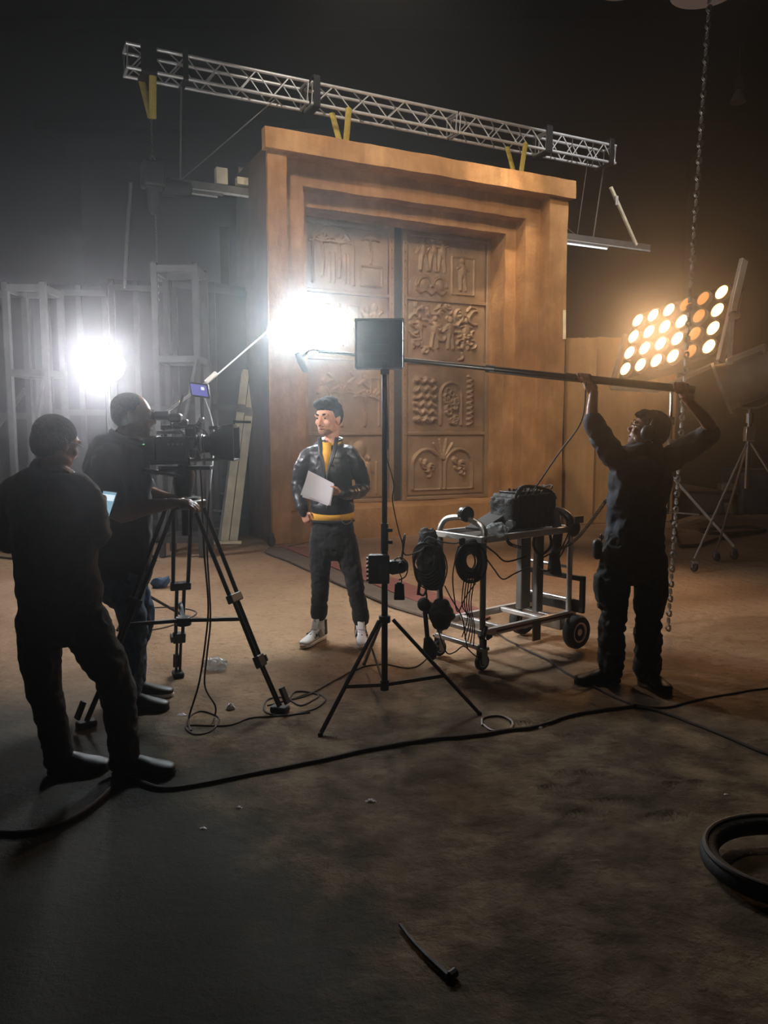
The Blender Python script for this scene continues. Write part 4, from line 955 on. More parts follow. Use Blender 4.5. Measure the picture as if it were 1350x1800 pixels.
cb('telescopic_post', 'alu_dim', MB().box((0.66, W * 0.55, 0.575), (0.10, 0.06, 0.58)), bevel=0.01)
cb('telescopic_post', 'housing', MB().box((0.66, W * 0.22, 0.57), (0.07, 0.05, 0.57)), bevel=0.01)
# nose plate of black plastic with openings
npl = MB()
def bx(x0, x1, z0, z1): npl.box(((x0 + x1) / 2, 0, (z0 + z1) / 2), (x1 - x0, 0.03, z1 - z0))
npc = cb('nose_plate', 'black', MB().box((0.94, W / 2, 0.30), (0.03, W + 0.22, 0.07)), bevel=0.008)
for (y0, y1, z0, z1) in ((-0.11, W + 0.11, 0.50, 0.54), (-0.11, -0.07, 0.30, 0.54), (W + 0.07, W + 0.11, 0.30, 0.54), (0.02, 0.05, 0.30, 0.54), (W - 0.08, W - 0.04, 0.30, 0.54), (-0.11, 0.05, 0.30, 0.36)):
    MB().box((0.94, (y0 + y1) / 2, (z0 + z1) / 2), (0.03, y1 - y0, z1 - z0)).build('plate_rib', 'black', npc, local=True, bevel=0.006)
def wheel(name, x, y, r, w):
    o = cb(name, 'rubber', MB().lathe([(r * .55, -w * .35), (r * .62, -w * .5), (r * .9, -w * .48), (r, -w * .25), (r, w * .25), (r * .9, w * .48), (r * .62, w * .5), (r * .55, w * .35)], (x, y, r), (0, 1, 0), 36))
    MB().lathe([(0.001, -w * .38), (r * .2, -w * .42), (r * .22, -w * .2), (r * .40, -w * .22), (r * .52, -w * .44), (r * .62, -w * .46), (r * .58, w * .4), (r * .2, w * .3), (0.001, w * .3)], (x, y, r), (0, 1, 0), 30).build('hub', 'alu', o, local=True)
    return o
wheel('rear_wheel', 0.92, -0.06, 0.125, 0.08); wheel('rear_wheel', 0.92, W + 0.04, 0.125, 0.08)
cb('axle', 'steel', MB().cyl((0.92, -0.04, 0.125), (0.92, W + 0.04, 0.125), 0.012, n=10))
cb('axle_bracket', 'steel', MB().box((0.87, W / 2, 0.18), (0.06, W - 0.05, 0.10)), bevel=0.004)
cb('hanging_plate', 'alu_dim', MB().box((0.52, -0.022, 0.19), (0.08, 0.01, 0.14)))
for y in (0.0, W):
    w = wheel('caster', 0.0, y, 0.058, 0.035)
    for s in (-0.026, 0.026): MB().box((0.0, y + s, 0.095), (0.05, 0.004, 0.10)).build('caster_fork', 'steel', w, local=True)
    MB().box((0, y, 0.148), (0.07, 0.07, 0.02)).build('caster_plate', 'steel', w, local=True, bevel=0.003)
# ---- things on the cart's shelf
zs = ZT + 0.0
def cthing(name, label, cat, x, y, z, group=None): return thing(name, label, cat, tuple(cl(x, y, z)), CA, group)
t = cthing('sound_bag', 'open black sound mixer bag on the cart\'s top shelf', 'bag', 0.60, 0.20, ZT + 0.024)
MB().box((0.02, 0, 0.12), (0.42, 0.26, 0.24), taper=0.95).build('bag_body', 'bag', t, local=True, remesh=0.012, folds=0.006, fscale=14)
MB().box((-0.21, -0.02, 0.115), (0.07, 0.22, 0.21)).build('side_pocket', 'bag', t, local=True, remesh=0.012, folds=0.007, fscale=18)
MB().box((0.02, 0, 0.245), (0.34, 0.18, 0.03)).build('mixer_panel', 'black_metal', t, local=True, bevel=0.004)
rr = random.Random(4)
for k in range(16):
    MB().cyl((-0.13 + (k % 8) * 0.042, -0.06 + (k // 8) * 0.07, 0.25), (-0.13 + (k % 8) * 0.042, -0.06 + (k // 8) * 0.07, 0.272 + rr.random() * .01), 0.009, n=8).build('knob', 'chrome' if k % 5 == 0 else 'black', t, local=True)
for k in range(5):
    x = -0.16 + k * 0.08; MB().tube(spline([(x, -0.10, 0.24), (x + .02, -0.12, 0.285), (x + .07, -0.05, 0.29), (x + .09, 0.04, 0.25)], 5), 0.007, 6).build('patch_cable', 'cable', t, local=True)
MB().tube(spline([(-0.2, -0.1, 0.2), (-0.16, -0.14, 0.30), (0.1, -0.145, 0.27), (0.22, -0.12, 0.20)], 6), 0.012, 8).build('strap', 'bag', t, local=True)
MB().loft([((0.20, -0.13, 0.10), 0.04, 0.012), ((0.21, -0.16, -0.06), 0.045, 0.012), ((0.16, -0.17, -0.22), 0.05, 0.012), ((0.18, -0.16, -0.34), 0.07, 0.02)], n=8).build('hanging_strap', 'bag', t, local=True)
t = cthing('headphones', 'big black headphones lying over the rear end of the cart', 'headphones', 0.93, 0.12, ZT + 0.03)
MB().tube(spline([(-0.05, -0.13, 0.0), (-0.06, -0.12, 0.06), (-0.04, 0.0, 0.10), (-0.01, 0.12, 0.07), (0.02, 0.15, 0.0)], 6), 0.030, 10).build('headband', 'black', t, local=True)
MB().ball((-0.03, -0.15, -0.02), (0.06, 0.035, 0.065)).build('ear_cup', 'bag', t, local=True); MB().ball((0.02, 0.16, 0.0), (0.05, 0.03, 0.055)).build('ear_cup', 'bag', t, local=True)
MB().box((-0.03, -0.19, 0.045), (0.10, 0.01, 0.05)).build('label_band', 'housing', t, local=True)
t = cthing('tape_roll', 'roll of black and silver tape stood on the hoop end of the cart', 'tape roll', 0.05, 0.22, ZT + 0.148)
MB().lathe([(0.035, -0.025), (0.052, -0.025), (0.052, 0.025), (0.035, 0.025)], (0, 0, 0.0), (0.2, 1, 0), 24).build('roll', 'black', t, local=True)
MB().lathe([(0.053, -0.012), (0.055, -0.012), (0.055, 0.012), (0.053, 0.012)], (0, 0, 0.0), (0.2, 1, 0), 24).build('label', 'chrome', t, local=True)
t = cthing('script_folder', 'pale folded script pages sloping on the cart shelf', 'papers', 0.27, 0.22, ZT + 0.03)
MB().bar((-0.16, -0.02, 0.01), (0.14, 0.02, 0.10), 0.16, 0.018, (0, 0, 1)).build('pages', 'paper', t, local=True, bevel=0.003) if False else MB().bar((-0.16, -0.02, 0.012), (0.14, 0.02, 0.10), 0.15, 0.02, (0, 0, 1)).build('pages', 'wood_grey', t, local=True, bevel=0.003)
t = cthing('water_bottle', 'clear crumpled plastic bottle on the cart shelf left of the sound bag', 'bottle', 0.33, 0.08, ZT + 0.03)
MB().lathe([(0.001, 0), (0.03, 0.002), (0.033, 0.04), (0.030, 0.07), (0.033, 0.12), (0.015, 0.17), (0.013, 0.19), (0.001, 0.19)], (0, 0, 0.035), (1, 0.3, 0.1), 16).build('bottle_body', 'foil', t, local=True)
MB().lathe([(0.001, 0.19), (0.016, 0.19), (0.016, 0.21), (0.001, 0.21)], (0, 0, 0.035), (1, 0.3, 0.1), 12).build('cap', 'blue_tarp', t, local=True)
t = cthing('plastic_wrap', 'crumpled clear plastic wrap hanging on the cart\'s front rail', 'plastic wrap', 0.14, 0.02, ZT + 0.0)
w_ = MB().ball((0, 0, 0.05), (0.09, 0.07, 0.05), None, 20, 14); w_.v = [v + V((noise.noise(v * 30), noise.noise(v * 30 + V((5, 0, 0))), noise.noise(v * 30 + V((0, 5, 0))))) * 0.02 for v in w_.v]; w_.build('wrap', 'foil', t, local=True, smooth=20)
# ---- coils and bags hanging on the cart
def coil(name, label, c, r, tr, n, ax=(0, -1, 0), m='cable', squash=1.25, seed=1, cat='cable coil', group=None):
    t = thing(name, label, cat, tuple(c), 0, group); rr = random.Random(seed); a, b = V((1, 0, 0)), V((0, 0, 1))
    for k in range(n):
        rk = r * (1 + rr.uniform(-.48, .25)); off = V((rr.uniform(-.012, .012), rr.uniform(-.03, .03), rr.uniform(-.015, .01)))
        rot = rr.uniform(-.15, .15)
        pts = [V(c) + off + a * rk * math.cos(u) + b * rk * squash * math.sin(u) + V((0, 1, 0)) * rk * rot * math.cos(u) for u in [2 * math.pi * j / 26 for j in range(26)]]
        MB().tube(pts, tr, 6, closed=True).build('loop', m, t)
    return t
q = P(827, 985, 5.08); t = coil('cable_coil', 'round coil of black cable hanging at the front post of the cart', q, 0.078, 0.0065, 30, seed=3, squash=1.4)
MB().box(q + V((-0.06, -0.02, 0.13)), (0.04, 0.03, 0.05)).build('tie', 'bag', t, bevel=0.01)
for k in range(5):
    MB().tube(spline([P(818 + k * 5, 1000, 5.05), P(812 + k * 4, 1060, 5.06), P(822 + k * 3, 1085 + k * 4, 5.06), P(812 + k * 5, 1120 + k * 4, 5.04)], 6), 0.004, 6).build('cable_tail', 'cable', t)
q = P(752, 985, 5.22); t = thing('gear_pouch', 'bulging black pouch hung with looped cables at the cart\'s left end', 'pouch', tuple(q))
MB().loft([(P(752, 938, 5.25), 0.055, 0.04), (P(754, 965, 5.24), 0.085, 0.06), (P(758, 1000, 5.24), 0.095, 0.07), (P(762, 1025, 5.24), 0.07, 0.05)], ref=(1, 0, 0)).build('pouch', 'bag', t, remesh=0.01, folds=0.012, fscale=16)
for k in range(7):
    rk = 0.075 + 0.006 * k; c_ = P(745 + k * 2, 980 + k * 3, 5.17)
    MB().tube([c_ + V((rk * math.cos(u), 0.01 * math.sin(3 * u + k), rk * 1.35 * math.sin(u))) for u in [2 * math.pi * j / 24 for j in range(24)]], 0.005, 6, closed=True).build('loop', 'cable', t)
MB().tube(spline([P(742, 1020, 5.2), P(736, 1040, 5.19), P(745, 1046, 5.19), P(752, 1028, 5.2)], 5), 0.008, 6).build('handle_strap', 'bag', t)
MB().bar(P(738, 1020, 5.19), P(735, 1046, 5.19), 0.02, 0.008).build('buckle_strap', 'bag', t)
q = P(776, 1080, 5.18); t = thing('shoulder_bag', 'black fabric bag slung low on the cart\'s left posts', 'bag', tuple(q))
MB().loft([(P(776, 1062, 5.2), 0.06, 0.04), (P(777, 1080, 5.19), 0.095, 0.06), (P(775, 1096, 5.19), 0.06, 0.045)], ref=(1, 0, 0)).build('bag_body', 'bag', t, remesh=0.01, folds=0.008, fscale=14)
MB().bar(P(776, 1060, 5.2), P(774, 1025, 5.2), 0.025, 0.008).build('strap', 'bag', t)
q = P(748, 1062, 5.22); t = thing('headphones', 'pair of black headphones dangling beside the low bag', 'headphones', tuple(q))
MB().ball(P(745, 1062, 5.22), (0.045, 0.03, 0.05)).build('ear_cup', 'bag', t); MB().ball(P(754, 1068, 5.25), (0.04, 0.03, 0.045)).build('ear_cup', 'bag', t)
MB().tube(spline([P(748, 1035, 5.22), P(750, 1052, 5.22), P(744, 1062, 5.22)], 4), 0.007, 6).build('cord', 'cable', t)
q = G(757, 1158) + V((0, 0, 0.10)); 
MB2 = [((748, 1085), (750, 1110), (747, 1140)), ((752, 1090), (756, 1120), (762, 1145))]
t = thing('rod_bag', 'folded black rod bag leaning against the cart\'s left caster', 'rod bag', tuple(q))
MB().cyl(P(747, 1075, 5.2), P(752, 1128, 5.2), 0.016, n=8).build('rod', 'bag', t)
MB().loft([(P(752, 1125, 5.2), 0.03, 0.03), (P(757, 1140, 5.2), 0.055, 0.04), (P(758, 1153, 5.2), 0.04, 0.03)], ref=(1, 0, 0)).build('pouch', 'bag', t)
def cable(name, label, pts, r=0.006, m='cable', n=8, cat='cable', group=None):
    pts = [V(p) for p in pts]; o = MB(); p0 = pts[0].copy(); o.tube(spline([p - p0 for p in pts], n), r, 8); ob = o.build(name, m); ob.location = p0; tag(ob, label, cat, group); return ob
cable('cable', 'sagging cable from the hanging coil to the cart\'s rear post', [P(842, 950, 5.1), P(870, 972, 5.2), P(890, 987, 5.3), P(925, 978, 5.45)], 0.006)
cable('cable', 'lower looping cable between the coil and the rear post', [P(850, 975, 5.1), P(868, 1000, 5.2), P(884, 1018, 5.3), P(905, 1008, 5.4), P(930, 997, 5.5)], 0.005)
cable('cable', 'cable drooping behind the cart\'s rear post in a loop', [P(966, 935, 5.5), P(968, 960, 5.5), P(950, 975, 5.5), P(938, 960, 5.5), P(940, 940, 5.5)], 0.010)
cable('cable', 'cable curving under the cart\'s rear shelf rail', [P(1000, 935, 5.6), P(985, 965, 5.58), P(955, 980, 5.55), P(948, 998, 5.5), P(970, 1000, 5.5), P(1000, 950, 5.6)], 0.005)
def coiled(name, label, pts, r=0.010, m='cable', turns=40):
    pts = spline(pts, 12); L_ = len(pts); p0 = pts[0]; out = []; N_ = turns * 8
    for i in range(N_ + 1):
        s = i / N_ * (L_ - 1); k = min(int(s), L_ - 2); p = pts[k].lerp(pts[k + 1], s - k); a, b = perp(pts[k + 1] - pts[k]); u = 2 * math.pi * i / 8
        out.append(p + (a * math.cos(u) + b * math.sin(u)) * r - p0)
    ob = MB().tube(out, 0.0028, 5).build(name, m); ob.location = p0; tag(ob, label, 'cable'); return ob
coiled('coiled_cable', 'curly black cable from the operator\'s hip to the cart', [P(1065, 880, 5.0), P(1040, 915, 5.2), P(1010, 950, 5.4), P(975, 970, 5.45)], turns=46)
coiled('coiled_cable', 'curly cable dangling from the cart\'s top shelf', [P(880, 925, 5.2), P(892, 950, 5.2), P(900, 958, 5.25), P(925, 965, 5.4)], turns=26)

cable('cable', 'long loose cable loop hanging from the coil down to the cart deck', [P(806, 960, 5.06), P(796, 1010, 5.04), P(800, 1060, 5.05), P(806, 1075, 5.05), P(818, 1050, 5.05), P(836, 1025, 5.06)], 0.004)
cable('cable', 'cable arcing over from the pouch to the round coil', [P(740, 962, 5.18), P(752, 945, 5.16), P(775, 952, 5.14), P(800, 955, 5.12), P(818, 948, 5.08)], 0.005)
cable('cable', 'cable drooping below the cart\'s front crossbar', [P(764, 1090, 5.15), P(776, 1125, 5.1), P(786, 1148, 5.08), P(800, 1146, 5.05), P(815, 1136, 5.04), P(832, 1150, 5.02), P(846, 1160, 5.03)], 0.0045)
cable('cable', 'cable snaking from the pouch past the low bag to the deck', [P(782, 1030, 5.18), P(792, 1050, 5.1), P(812, 1085, 5.05), P(818, 1120, 5.05), P(822, 1140, 5.02)], 0.0045)
t = cthing('plug_cluster', 'dark knotted clump of plugs resting on the cart\'s front deck corner', 'plugs', 0.03, -0.03, 0.27)
for k in range(6): rr = random.Random(k + 40); a_ = V((rr.uniform(-.07, .03), rr.uniform(-.03, .02), rr.uniform(-.06, .05))); MB().cyl(a_, a_ + V((rr.uniform(-.05, .05), rr.uniform(-.02, .02), rr.uniform(-.06, .04))), 0.014, 0.011, n=10).build('plug', 'black', t, local=True)
# ================================================================ people
def frame3(F, U=(0, 0, 1)):
    F = V(F).normalized(); U = V(U); U = (U - F * U.dot(F)).normalized(); R = F.cross(U).normalized()
    return R, F, U, Matrix((R, F, U)).transposed()
def head_into(mb, c, F, U=(0, 0, 1), s=1.0, thin=1.0):
    R, F, U, Mx = frame3(F, U); c = V(c)
    def e(x, y, z, rx, ry, rz): mb.ball(c + Mx @ V((x * s, y * s, z * s)), (rx * s, ry * s, rz * s), Mx, 20, 14)
    e(0, -.012, .030, .074, .096, .088); e(0, .030, .020, .066, .060, .070)
    e(0, .028, -.040, .057, .062, .062); e(0, .050, -.078, .036, .036, .028); e(0, .070, -.090, .020, .018, .016)
    for k in (-1, 1):
        e(k * .034, .062, -.018, .026, .022, .024); e(k * .030, .078, .030, .028, .014, .011)
        e(k * .046, .010, -.062, .020, .046, .022); e(k * .076, -.010, -.008, .009, .018, .031); e(k * .080, -.016, .008, .009, .012, .016)
        e(k * .013, .092, -.036, .009, .011, .008)
    e(0, .082, .008, .010, .016, .030); e(0, .098, -.020, .0115, .019, .015); e(0, .103, -.028, .011, .014, .009)
    e(0, .082, -.056, .025, .012, .0065); e(0, .080, -.068, .021, .012, .0075)
def face_parts(par, c, F, U=(0, 0, 1), s=1.0, skin='skin', beard=True, brows='hair', eyes=True):
    R, F, U, Mx = frame3(F, U); c = V(c)
    def at(x, y, z): return c + Mx @ V((x * s, y * s, z * s))
    for k in (-1, 1):
        if eyes:
            e = MB().ball(at(k * .031, .079, .010), (.0115 * s, .009 * s, .0048 * s), Mx, 12, 8).build('eye', 'eye', par)
            MB().ball(at(k * .031, .0855, .010), (.0075 * s, .0035 * s, .0050 * s), Mx, 10, 6).build('pupil', 'pupil', e)
        MB().loft([(at(k * .014, .094, .031), .006 * s, .003 * s), (at(k * .032, .092, .037), .006 * s, .004 * s), (at(k * .050, .076, .032), .004 * s, .003 * s)], n=8).build('eyebrow', brows, par)
    m = MB().loft([(at(-.022, .086, -.060), .004 * s, .003 * s), (at(0, .0945, -.0595), .007 * s, .005 * s), (at(.022, .086, -.060), .004 * s, .003 * s)], n=8); m.build('lips', 'lips', par)
    if beard:
        b = MB()
        def e(x, y, z, rx, ry, rz): b.ball(at(x, y, z), (rx * s, ry * s, rz * s), Mx, 18, 12)
        e(0, .030, -.072, .0530, .0590, .032); e(0, .051, -.080, .0375, .0375, .0295); e(0, .072, -.089, .021, .018, .017)
        e(0, .088, -.047, .022, .010, .006)
        b.build('beard', 'stubble', par, remesh=.005, sm=3)
def hand_into(mb, wrist, D, N, T, curl=0.5, s=1.0, thumb=0.6, spread=0.0, curls=None):
    """D fingers' direction, N back of the hand, T thumb side"""
    wrist = V(wrist); D = V(D).normalized(); N = V(N); N = (N - D * N.dot(D)).normalized(); T = D.cross(N) if V(T).dot(D.cross(N)) > 0 else N.cross(D)
    k0 = wrist + D * .085 * s
    mb.loft([(wrist - D * .02 * s, .026 * s, .020 * s), (wrist + D * .02 * s, .032 * s, .018 * s), (wrist + D * .06 * s, .041 * s, .015 * s), (k0, .040 * s, .012 * s)], ref=T, n=14)
    for i, L in enumerate((.072, .080, .075, .060)):
        off = (1.5 - i) * .0205 * s; p = k0 + T * off - D * (.004 * abs(i - 1.2)) * s; a = 0.15; pts = [p - D * .02 * s]
        cu = curls[i] if curls else curl
        for sg, fr in enumerate((.45, .32, .23)):
            a += cu * (0.9 if sg == 0 else 1.0); d = D * math.cos(a) - N * math.sin(a) + T * spread * (1.5 - i) * .3
            pts.append(pts[-1] + d.normalized() * L * fr * s + (D * .02 * s if sg == 0 else V((0, 0, 0))))
        mb.tube([pts[0]] + pts[1:], [.0095 * s, .0090 * s, .0082 * s, .0068 * s], 8); mb.ball(pts[-1], .0068 * s, None, 8, 6)
        for q, r_ in zip(pts[1:3], (.0094, .0086)): mb.ball(q, r_ * s, None, 8, 6)
    b = wrist + D * .022 * s + T * .026 * s; t1 = b + (D * .5 + T * .75 - N * thumb * .4).normalized() * .040 * s
    t2 = t1 + (D * .85 + T * .15 - N * thumb * .7).normalized() * .032 * s; t3 = t2 + (D * .9 - T * .25 - N * thumb * .8).normalized() * .024 * s
    mb.tube([b - T * .012 * s, t1, t2, t3], [.015 * s, .0115 * s, .010 * s, .008 * s], 8); mb.ball(t3, .008 * s, None, 8, 6); mb.ball(t1, .0117 * s, None, 8, 6); mb.ball(t2, .0102 * s, None, 8, 6)
def shoe_under(par, p, D, L, *a, **k):
    D = V(D); D.z = 0; D.normalize(); g = V((p.x, p.y, 0)) - D * L * .20; g.z = max(gz(g.x, g.y), gz(g.x + D.x * L, g.y + D.y * L)) + .001
    return shoe(par, g, D, L, *a, **k)
def shoe(par, heel, D, L, m='shoe_dark', sole='rubber', high=0.0, white=False, name='shoe', w=1.0):
    heel = V(heel); D = V(D); D.z = 0; D.normalize(); Rr = V((D.y, -D.x, 0)); z0 = heel.z; Z = V((0, 0, 1))
    def s(u, h, a, b): return (heel + D * u * L + Z * h, a * w, b)
    mb = MB(); mb.loft([s(.06, .055, .034, .040), s(.25, .058, .037, .046), s(.45, .052, .040, .040), s(.65, .042, .046, .030), s(.82, .036, .047, .025), s(.93, .033, .038, .020)], ref=Rr, n=18)
    mb.loft([s(.22, .05, .036, .045), (heel + D * .20 * L + Z * (.095 + high), .038 * w, .046)], ref=Rr, n=16)
    o = mb.build(name, m, par, remesh=.006, sm=4)
    sb = MB(); R = []
    prof = [(0.0, .026), (.06, .036), (.3, .034), (.5, .036), (.7, .046), (.85, .044), (.96, .028), (1.0, .006)]
    top = [heel + D * u * L + Rr * a * w for u, a in prof] + [heel + D * u * L - Rr * a * w for u, a in reversed(prof)]
    n = len(top); sb.add([p + Z * .001 for p in top] + [p + Z * .026 for p in top], [tuple(reversed(range(n))), tuple(range(n, 2 * n))] + [(i, (i + 1) % n, n + (i + 1) % n, n + i) for i in range(n)])
    sb.build('sole', sole, o, bevel=.006)
    if white:
        MB().loft([(heel + D * .60 * L + Rr * x + Z * (.074 - abs(x) * .5), .012, .006) for x in (-.042, -.02, 0, .02, .042)], ref=D, n=8).build('strap', 'shoe_grey', o)
        for k in (-1, 1):
            MB().box(heel + D * .54 * L + Rr * k * .040 + Z * .066, (.016, .012, .024), Matrix((D, Rr, Z)).transposed()).build('lace_tab', 'black', o, bevel=.003)
            MB().loft([(heel + D * .30 * L + Rr * k * .040 + Z * .075, .03, .006), (heel + D * .45 * L + Rr * k * .043 + Z * .06, .02, .006)], ref=D, n=8).build('side_panel', 'shoe_grey', o)
            MB().loft([(heel + D * .10 * L + Rr * k * .038 + Z * (.10 + high), .02, .005), (heel + D * .08 * L + Rr * k * .040 + Z * .045, .02, .006)], ref=D, n=8).build('heel_panel', 'black', o)
        tg = heel + D * .36 * L + Z * (.12 + high * .6)
        MB().loft([(tg - Z * .05 + D * .03, .026, .008), (tg + Z * .01, .028, .008), (tg + Z * .04 - D * .01, .026, .007)], ref=Rr, n=12).build('tongue', 'shoe_white', o)
        e = tg + D * .014 + Z * .012
        emb = MB(); emb.tube([e + Rr * .008 + Z * .014, e + Z * .003, e - Rr * .010 - Z * .010], .0022, 6); emb.tube([e + Rr * .001 + Z * .003, e + Rr * .010 - Z * .006], .002, 6); emb.ball(e + Z * .014 - Rr * .001, .0035, None, 8, 6); emb.build('tongue_emblem', 'black', o)
        for k in range(4):
            z = .07 + k * .017; u = .56 - k * .05
            MB().tube([heel + D * u * L + Rr * x + Z * (z + .012 - abs(x) * .4) for x in (-.026, 0, .026)], .003, 6).build('lace', 'paper', o)
        MB().loft([s(.86, .022, .044, .012), s(.985, .018, .022, .012)], ref=Rr, n=14).build('toe_bumper', 'shoe_sole', o)
    return o
def chainloft(mb, pts, rad, ref=None, n=14, sub=4):
    """smooth limb through pts with radii"""
    P_ = spline(pts, sub); out = []
    for i, p in enumerate(P_):
        t = i / sub; k = min(int(t), len(rad) - 2); f = t - k; f = f * f * (3 - 2 * f)
        a, b = rad[k], rad[k + 1]; a = a if isinstance(a, tuple) else (a, a); b = b if isinstance(b, tuple) else (b, b)
        out.append((p, a[0] + (b[0] - a[0]) * f, a[1] + (b[1] - a[1]) * f))
    mb.loft(out, ref=ref, n=n)
def hair_into(mb, c, F, U, s, parts):
    R, F, U, Mx = frame3(F, U); c = V(c)
    for x, y, z, rx, ry, rz in parts: mb.ball(c + Mx @ V((x * s, y * s, z * s)), (rx * s, ry * s, rz * s), Mx, 20, 14)

# ---------------------------------------------------------------- the actor
Y0 = 5.86
def q(x, y, dy=0.0): return P(x, y, Y0 + dy)
fa = G(563, 1112); base = (P(590, 900, Y0).x, Y0, 0)
t = thing('person', 'person in black leather bomber jacket and mustard shirt, holding white script pages', 'person', base)
F = V((-0.50, -0.86, -0.06)); hc3 = q(577, 737, -0.02); HS = 1.10
body = MB(); head_into(body, hc3, F, s=HS)
chainloft(body, [q(584, 750), q(583, 772), q(581, 792)], [.056, .056, .07])
chainloft(body, [q(580, 788), q(580, 830), q(583, 880), q(584, 930)], [(.09, .055), (.12, .08), (.115, .08), (.12, .08)], ref=(1, 0, 0))
for sh, el, wr in ((q(543, 802), q(526, 852, .03), q(534, 898, -.03)), (q(618, 802), q(636, 858, .02), q(603, 867, -.20))): chainloft(body, [sh, el, wr], [.040, .034, .027])
for a, b, c in ((q(564, 950), q(563, 1020, -.02), q(562, 1085, .0)), (q(606, 950), q(622, 1020, -.03), q(634, 1092, -.02))): chainloft(body, [a, b, c], [.065, .048, .036])
hand_into(body, q(601, 867, -.21), V((-1, -.15, .12)), V((.1, -.5, -.85)), V((0, 0, 1)), curl=.35, s=1.0, thumb=.3)
hand_into(body, q(533, 898, -.03), V((.35, -.1, -1)), V((-.6, -.8, 0)), V((1, 0, 0)), curl=.45, s=.95, thumb=.3)
body.build('body', 'skin', t, remesh=.005, sm=3)
face_parts(t, hc3, F, s=HS)
hb = MB(); hair_into(hb, hc3, F, (0, 0, 1), HS, [(0, -.02, .075, .079, .098, .052), (0, .045, .105, .066, .048, .038), (.02, .075, .10, .042, .028, .030), (-.03, .068, .104, .04, .03, .03), (0, -.062, .03, .076, .055, .088), (0, -.01, .12, .062, .07, .034), (.065, -.02, .045, .018, .05, .05), (-.065, -.02, .045, .018, .05, .05)])
hb.build('hair', 'hair', t, remesh=.006, sm=3, folds=.003, fscale=34)
# shirt
MB().loft([(q(581, 788, .0), .07, .06), (q(581, 812, .0), .11, .07), (q(583, 870), .135, .085), (q(584, 895), .160, .108), (q(584, 903), .166, .116), (q(584, 914), .166, .116)], ref=(1, 0, 0), n=24, round_ends=False).build('shirt', 'yellow', t, smooth=180)
MB().tube([q(583, 775) + V((.066 * math.cos(u), .060 * math.sin(u) - .015, .014 * math.sin(u) - .01)) for u in [2 * math.pi * j / 24 for j in range(24)]], .009, 8, closed=True).build('shirt_collar', 'yellow', t)
# jacket, open as a V at the throat
jk = MB()
chainloft(jk, [q(580, 786, .02), q(579, 800), q(580, 830, -.005), q(583, 865), q(584, 886)], [(.12, .075), (.180, .105), (.168, .122), (.158, .118), (.160, .116)], ref=(1, 0, 0), n=24)
chainloft(jk, [q(549, 800), q(536, 812), q(525, 852, .03), q(531, 892, -.03)], [.068, .066, .053, .042])
chainloft(jk, [q(611, 798), q(626, 815), q(637, 858, .02), q(607, 868, -.185)], [.068, .066, .056, .042])
jo = jk.build('jacket', 'leather', t, remesh=.007, sm=5, folds=.006, fscale=9)
for v in jo.data.vertices:  # throat opening
    p = v.co
# hem, cuffs, collar, zip
MB().loft([(q(584, 888), .170, .126), (q(584, 898), .166, .122)], ref=(1, 0, 0), n=24).build('jacket_hem', 'leather', t)
MB().loft([(q(531, 890, -.03), .044, .044), (q(533, 900, -.03), .040, .040)], n=16).build('cuff', 'leather', t)
MB().loft([(q(609, 868, -.17), .044, .044), (q(603, 868, -.205), .040, .040)], n=16).build('cuff', 'leather', t)
nf = V((-.35, -.94, 0))
vy = q(574, 835, -.150); tri = MB()
pts = [q(566, 772, -.075), q(574, 790, -.115), q(577, 815, -.138), q(572, 838, -.150), q(569, 815, -.140), q(562, 790, -.115)]
tri_pts = [q(566, 778, -.085), q(583, 778, -.085), q(581, 800, -.122), q(575.5, 822, -.139), q(572.5, 838, -.144), q(569, 815, -.139), q(566, 795, -.122)]
cc = sum(tri_pts, V((0, 0, 0))) / len(tri_pts) + V((0, -.012, 0))
tri.add([cc] + tri_pts, [(0, i + 1, (i + 1) % len(tri_pts) + 1) for i in range(len(tri_pts))]); so = tri.build('shirt_front', 'yellow', t, smooth=180)
sd_ = so.modifiers.new('thick', 'SOLIDIFY'); sd_.thickness = .006
MB().loft([(q(562, 770, -.07), .016, .006), (q(563, 792, -.115), .014, .006), (q(568, 818, -.148), .011, .005), (q(572, 846, -.152), .008, .005)], ref=(1, 0, 0), n=10).build('lapel', 'leather', t)
MB().loft([(q(592, 770, -.06), .016, .006), (q(588, 792, -.112), .016, .006), (q(580, 818, -.145), .012, .005), (q(573, 848, -.152), .008, .005)], ref=(1, 0, 0), n=10).build('lapel', 'leather', t)
MB().tube([q(572, 846, -.158), q(573, 868, -.148), q(574, 893, -.130)], .004, 6).build('zip', 'housing', t)
MB().tube([q(583, 772, .01) + V((.082 * math.cos(u), .075 * math.sin(u), .012 * math.sin(u))) for u in [math.pi * (-.30 + 1.6 * j / 20) for j in range(21)]], [.004] + [.010] * 19 + [.004], 8).build('jacket_collar', 'leather', t)
# trousers
tr = MB()
chainloft(tr, [q(585, 915), q(585, 932), q(585, 960)], [(.150, .108), (.158, .115), (.150, .112)], ref=(1, 0, 0), n=20)
chainloft(tr, [q(565, 945), q(563, 985, -.01), q(563, 1020, -.02), q(561, 1072, .0)], [.090, .080, .066, .058]); chainloft(tr, [q(606, 945), q(614, 985, -.01), q(623, 1022, -.03), q(633, 1076, -.02)], [.090, .080, .066, .058])
tr.build('trousers', 'jean_black', t, remesh=.008, sm=4, folds=.007, fscale=12)
for p0, p1 in ((q(561.5, 1066), q(560.5, 1078)), (q(633, 1075, -.02), q(634.5, 1087, -.02))): MB().loft([(p0, .066, .066), (p1, .066, .066)], n=18).build('trouser_cuff', 'jean_black', t)
MB().tube([q(584, 915) + V((.162 * math.cos(u), .117 * math.sin(u), 0)) for u in [2 * math.pi * j / 28 for j in range(28)]], .011, 6, closed=True).build('belt', 'jean_black', t)
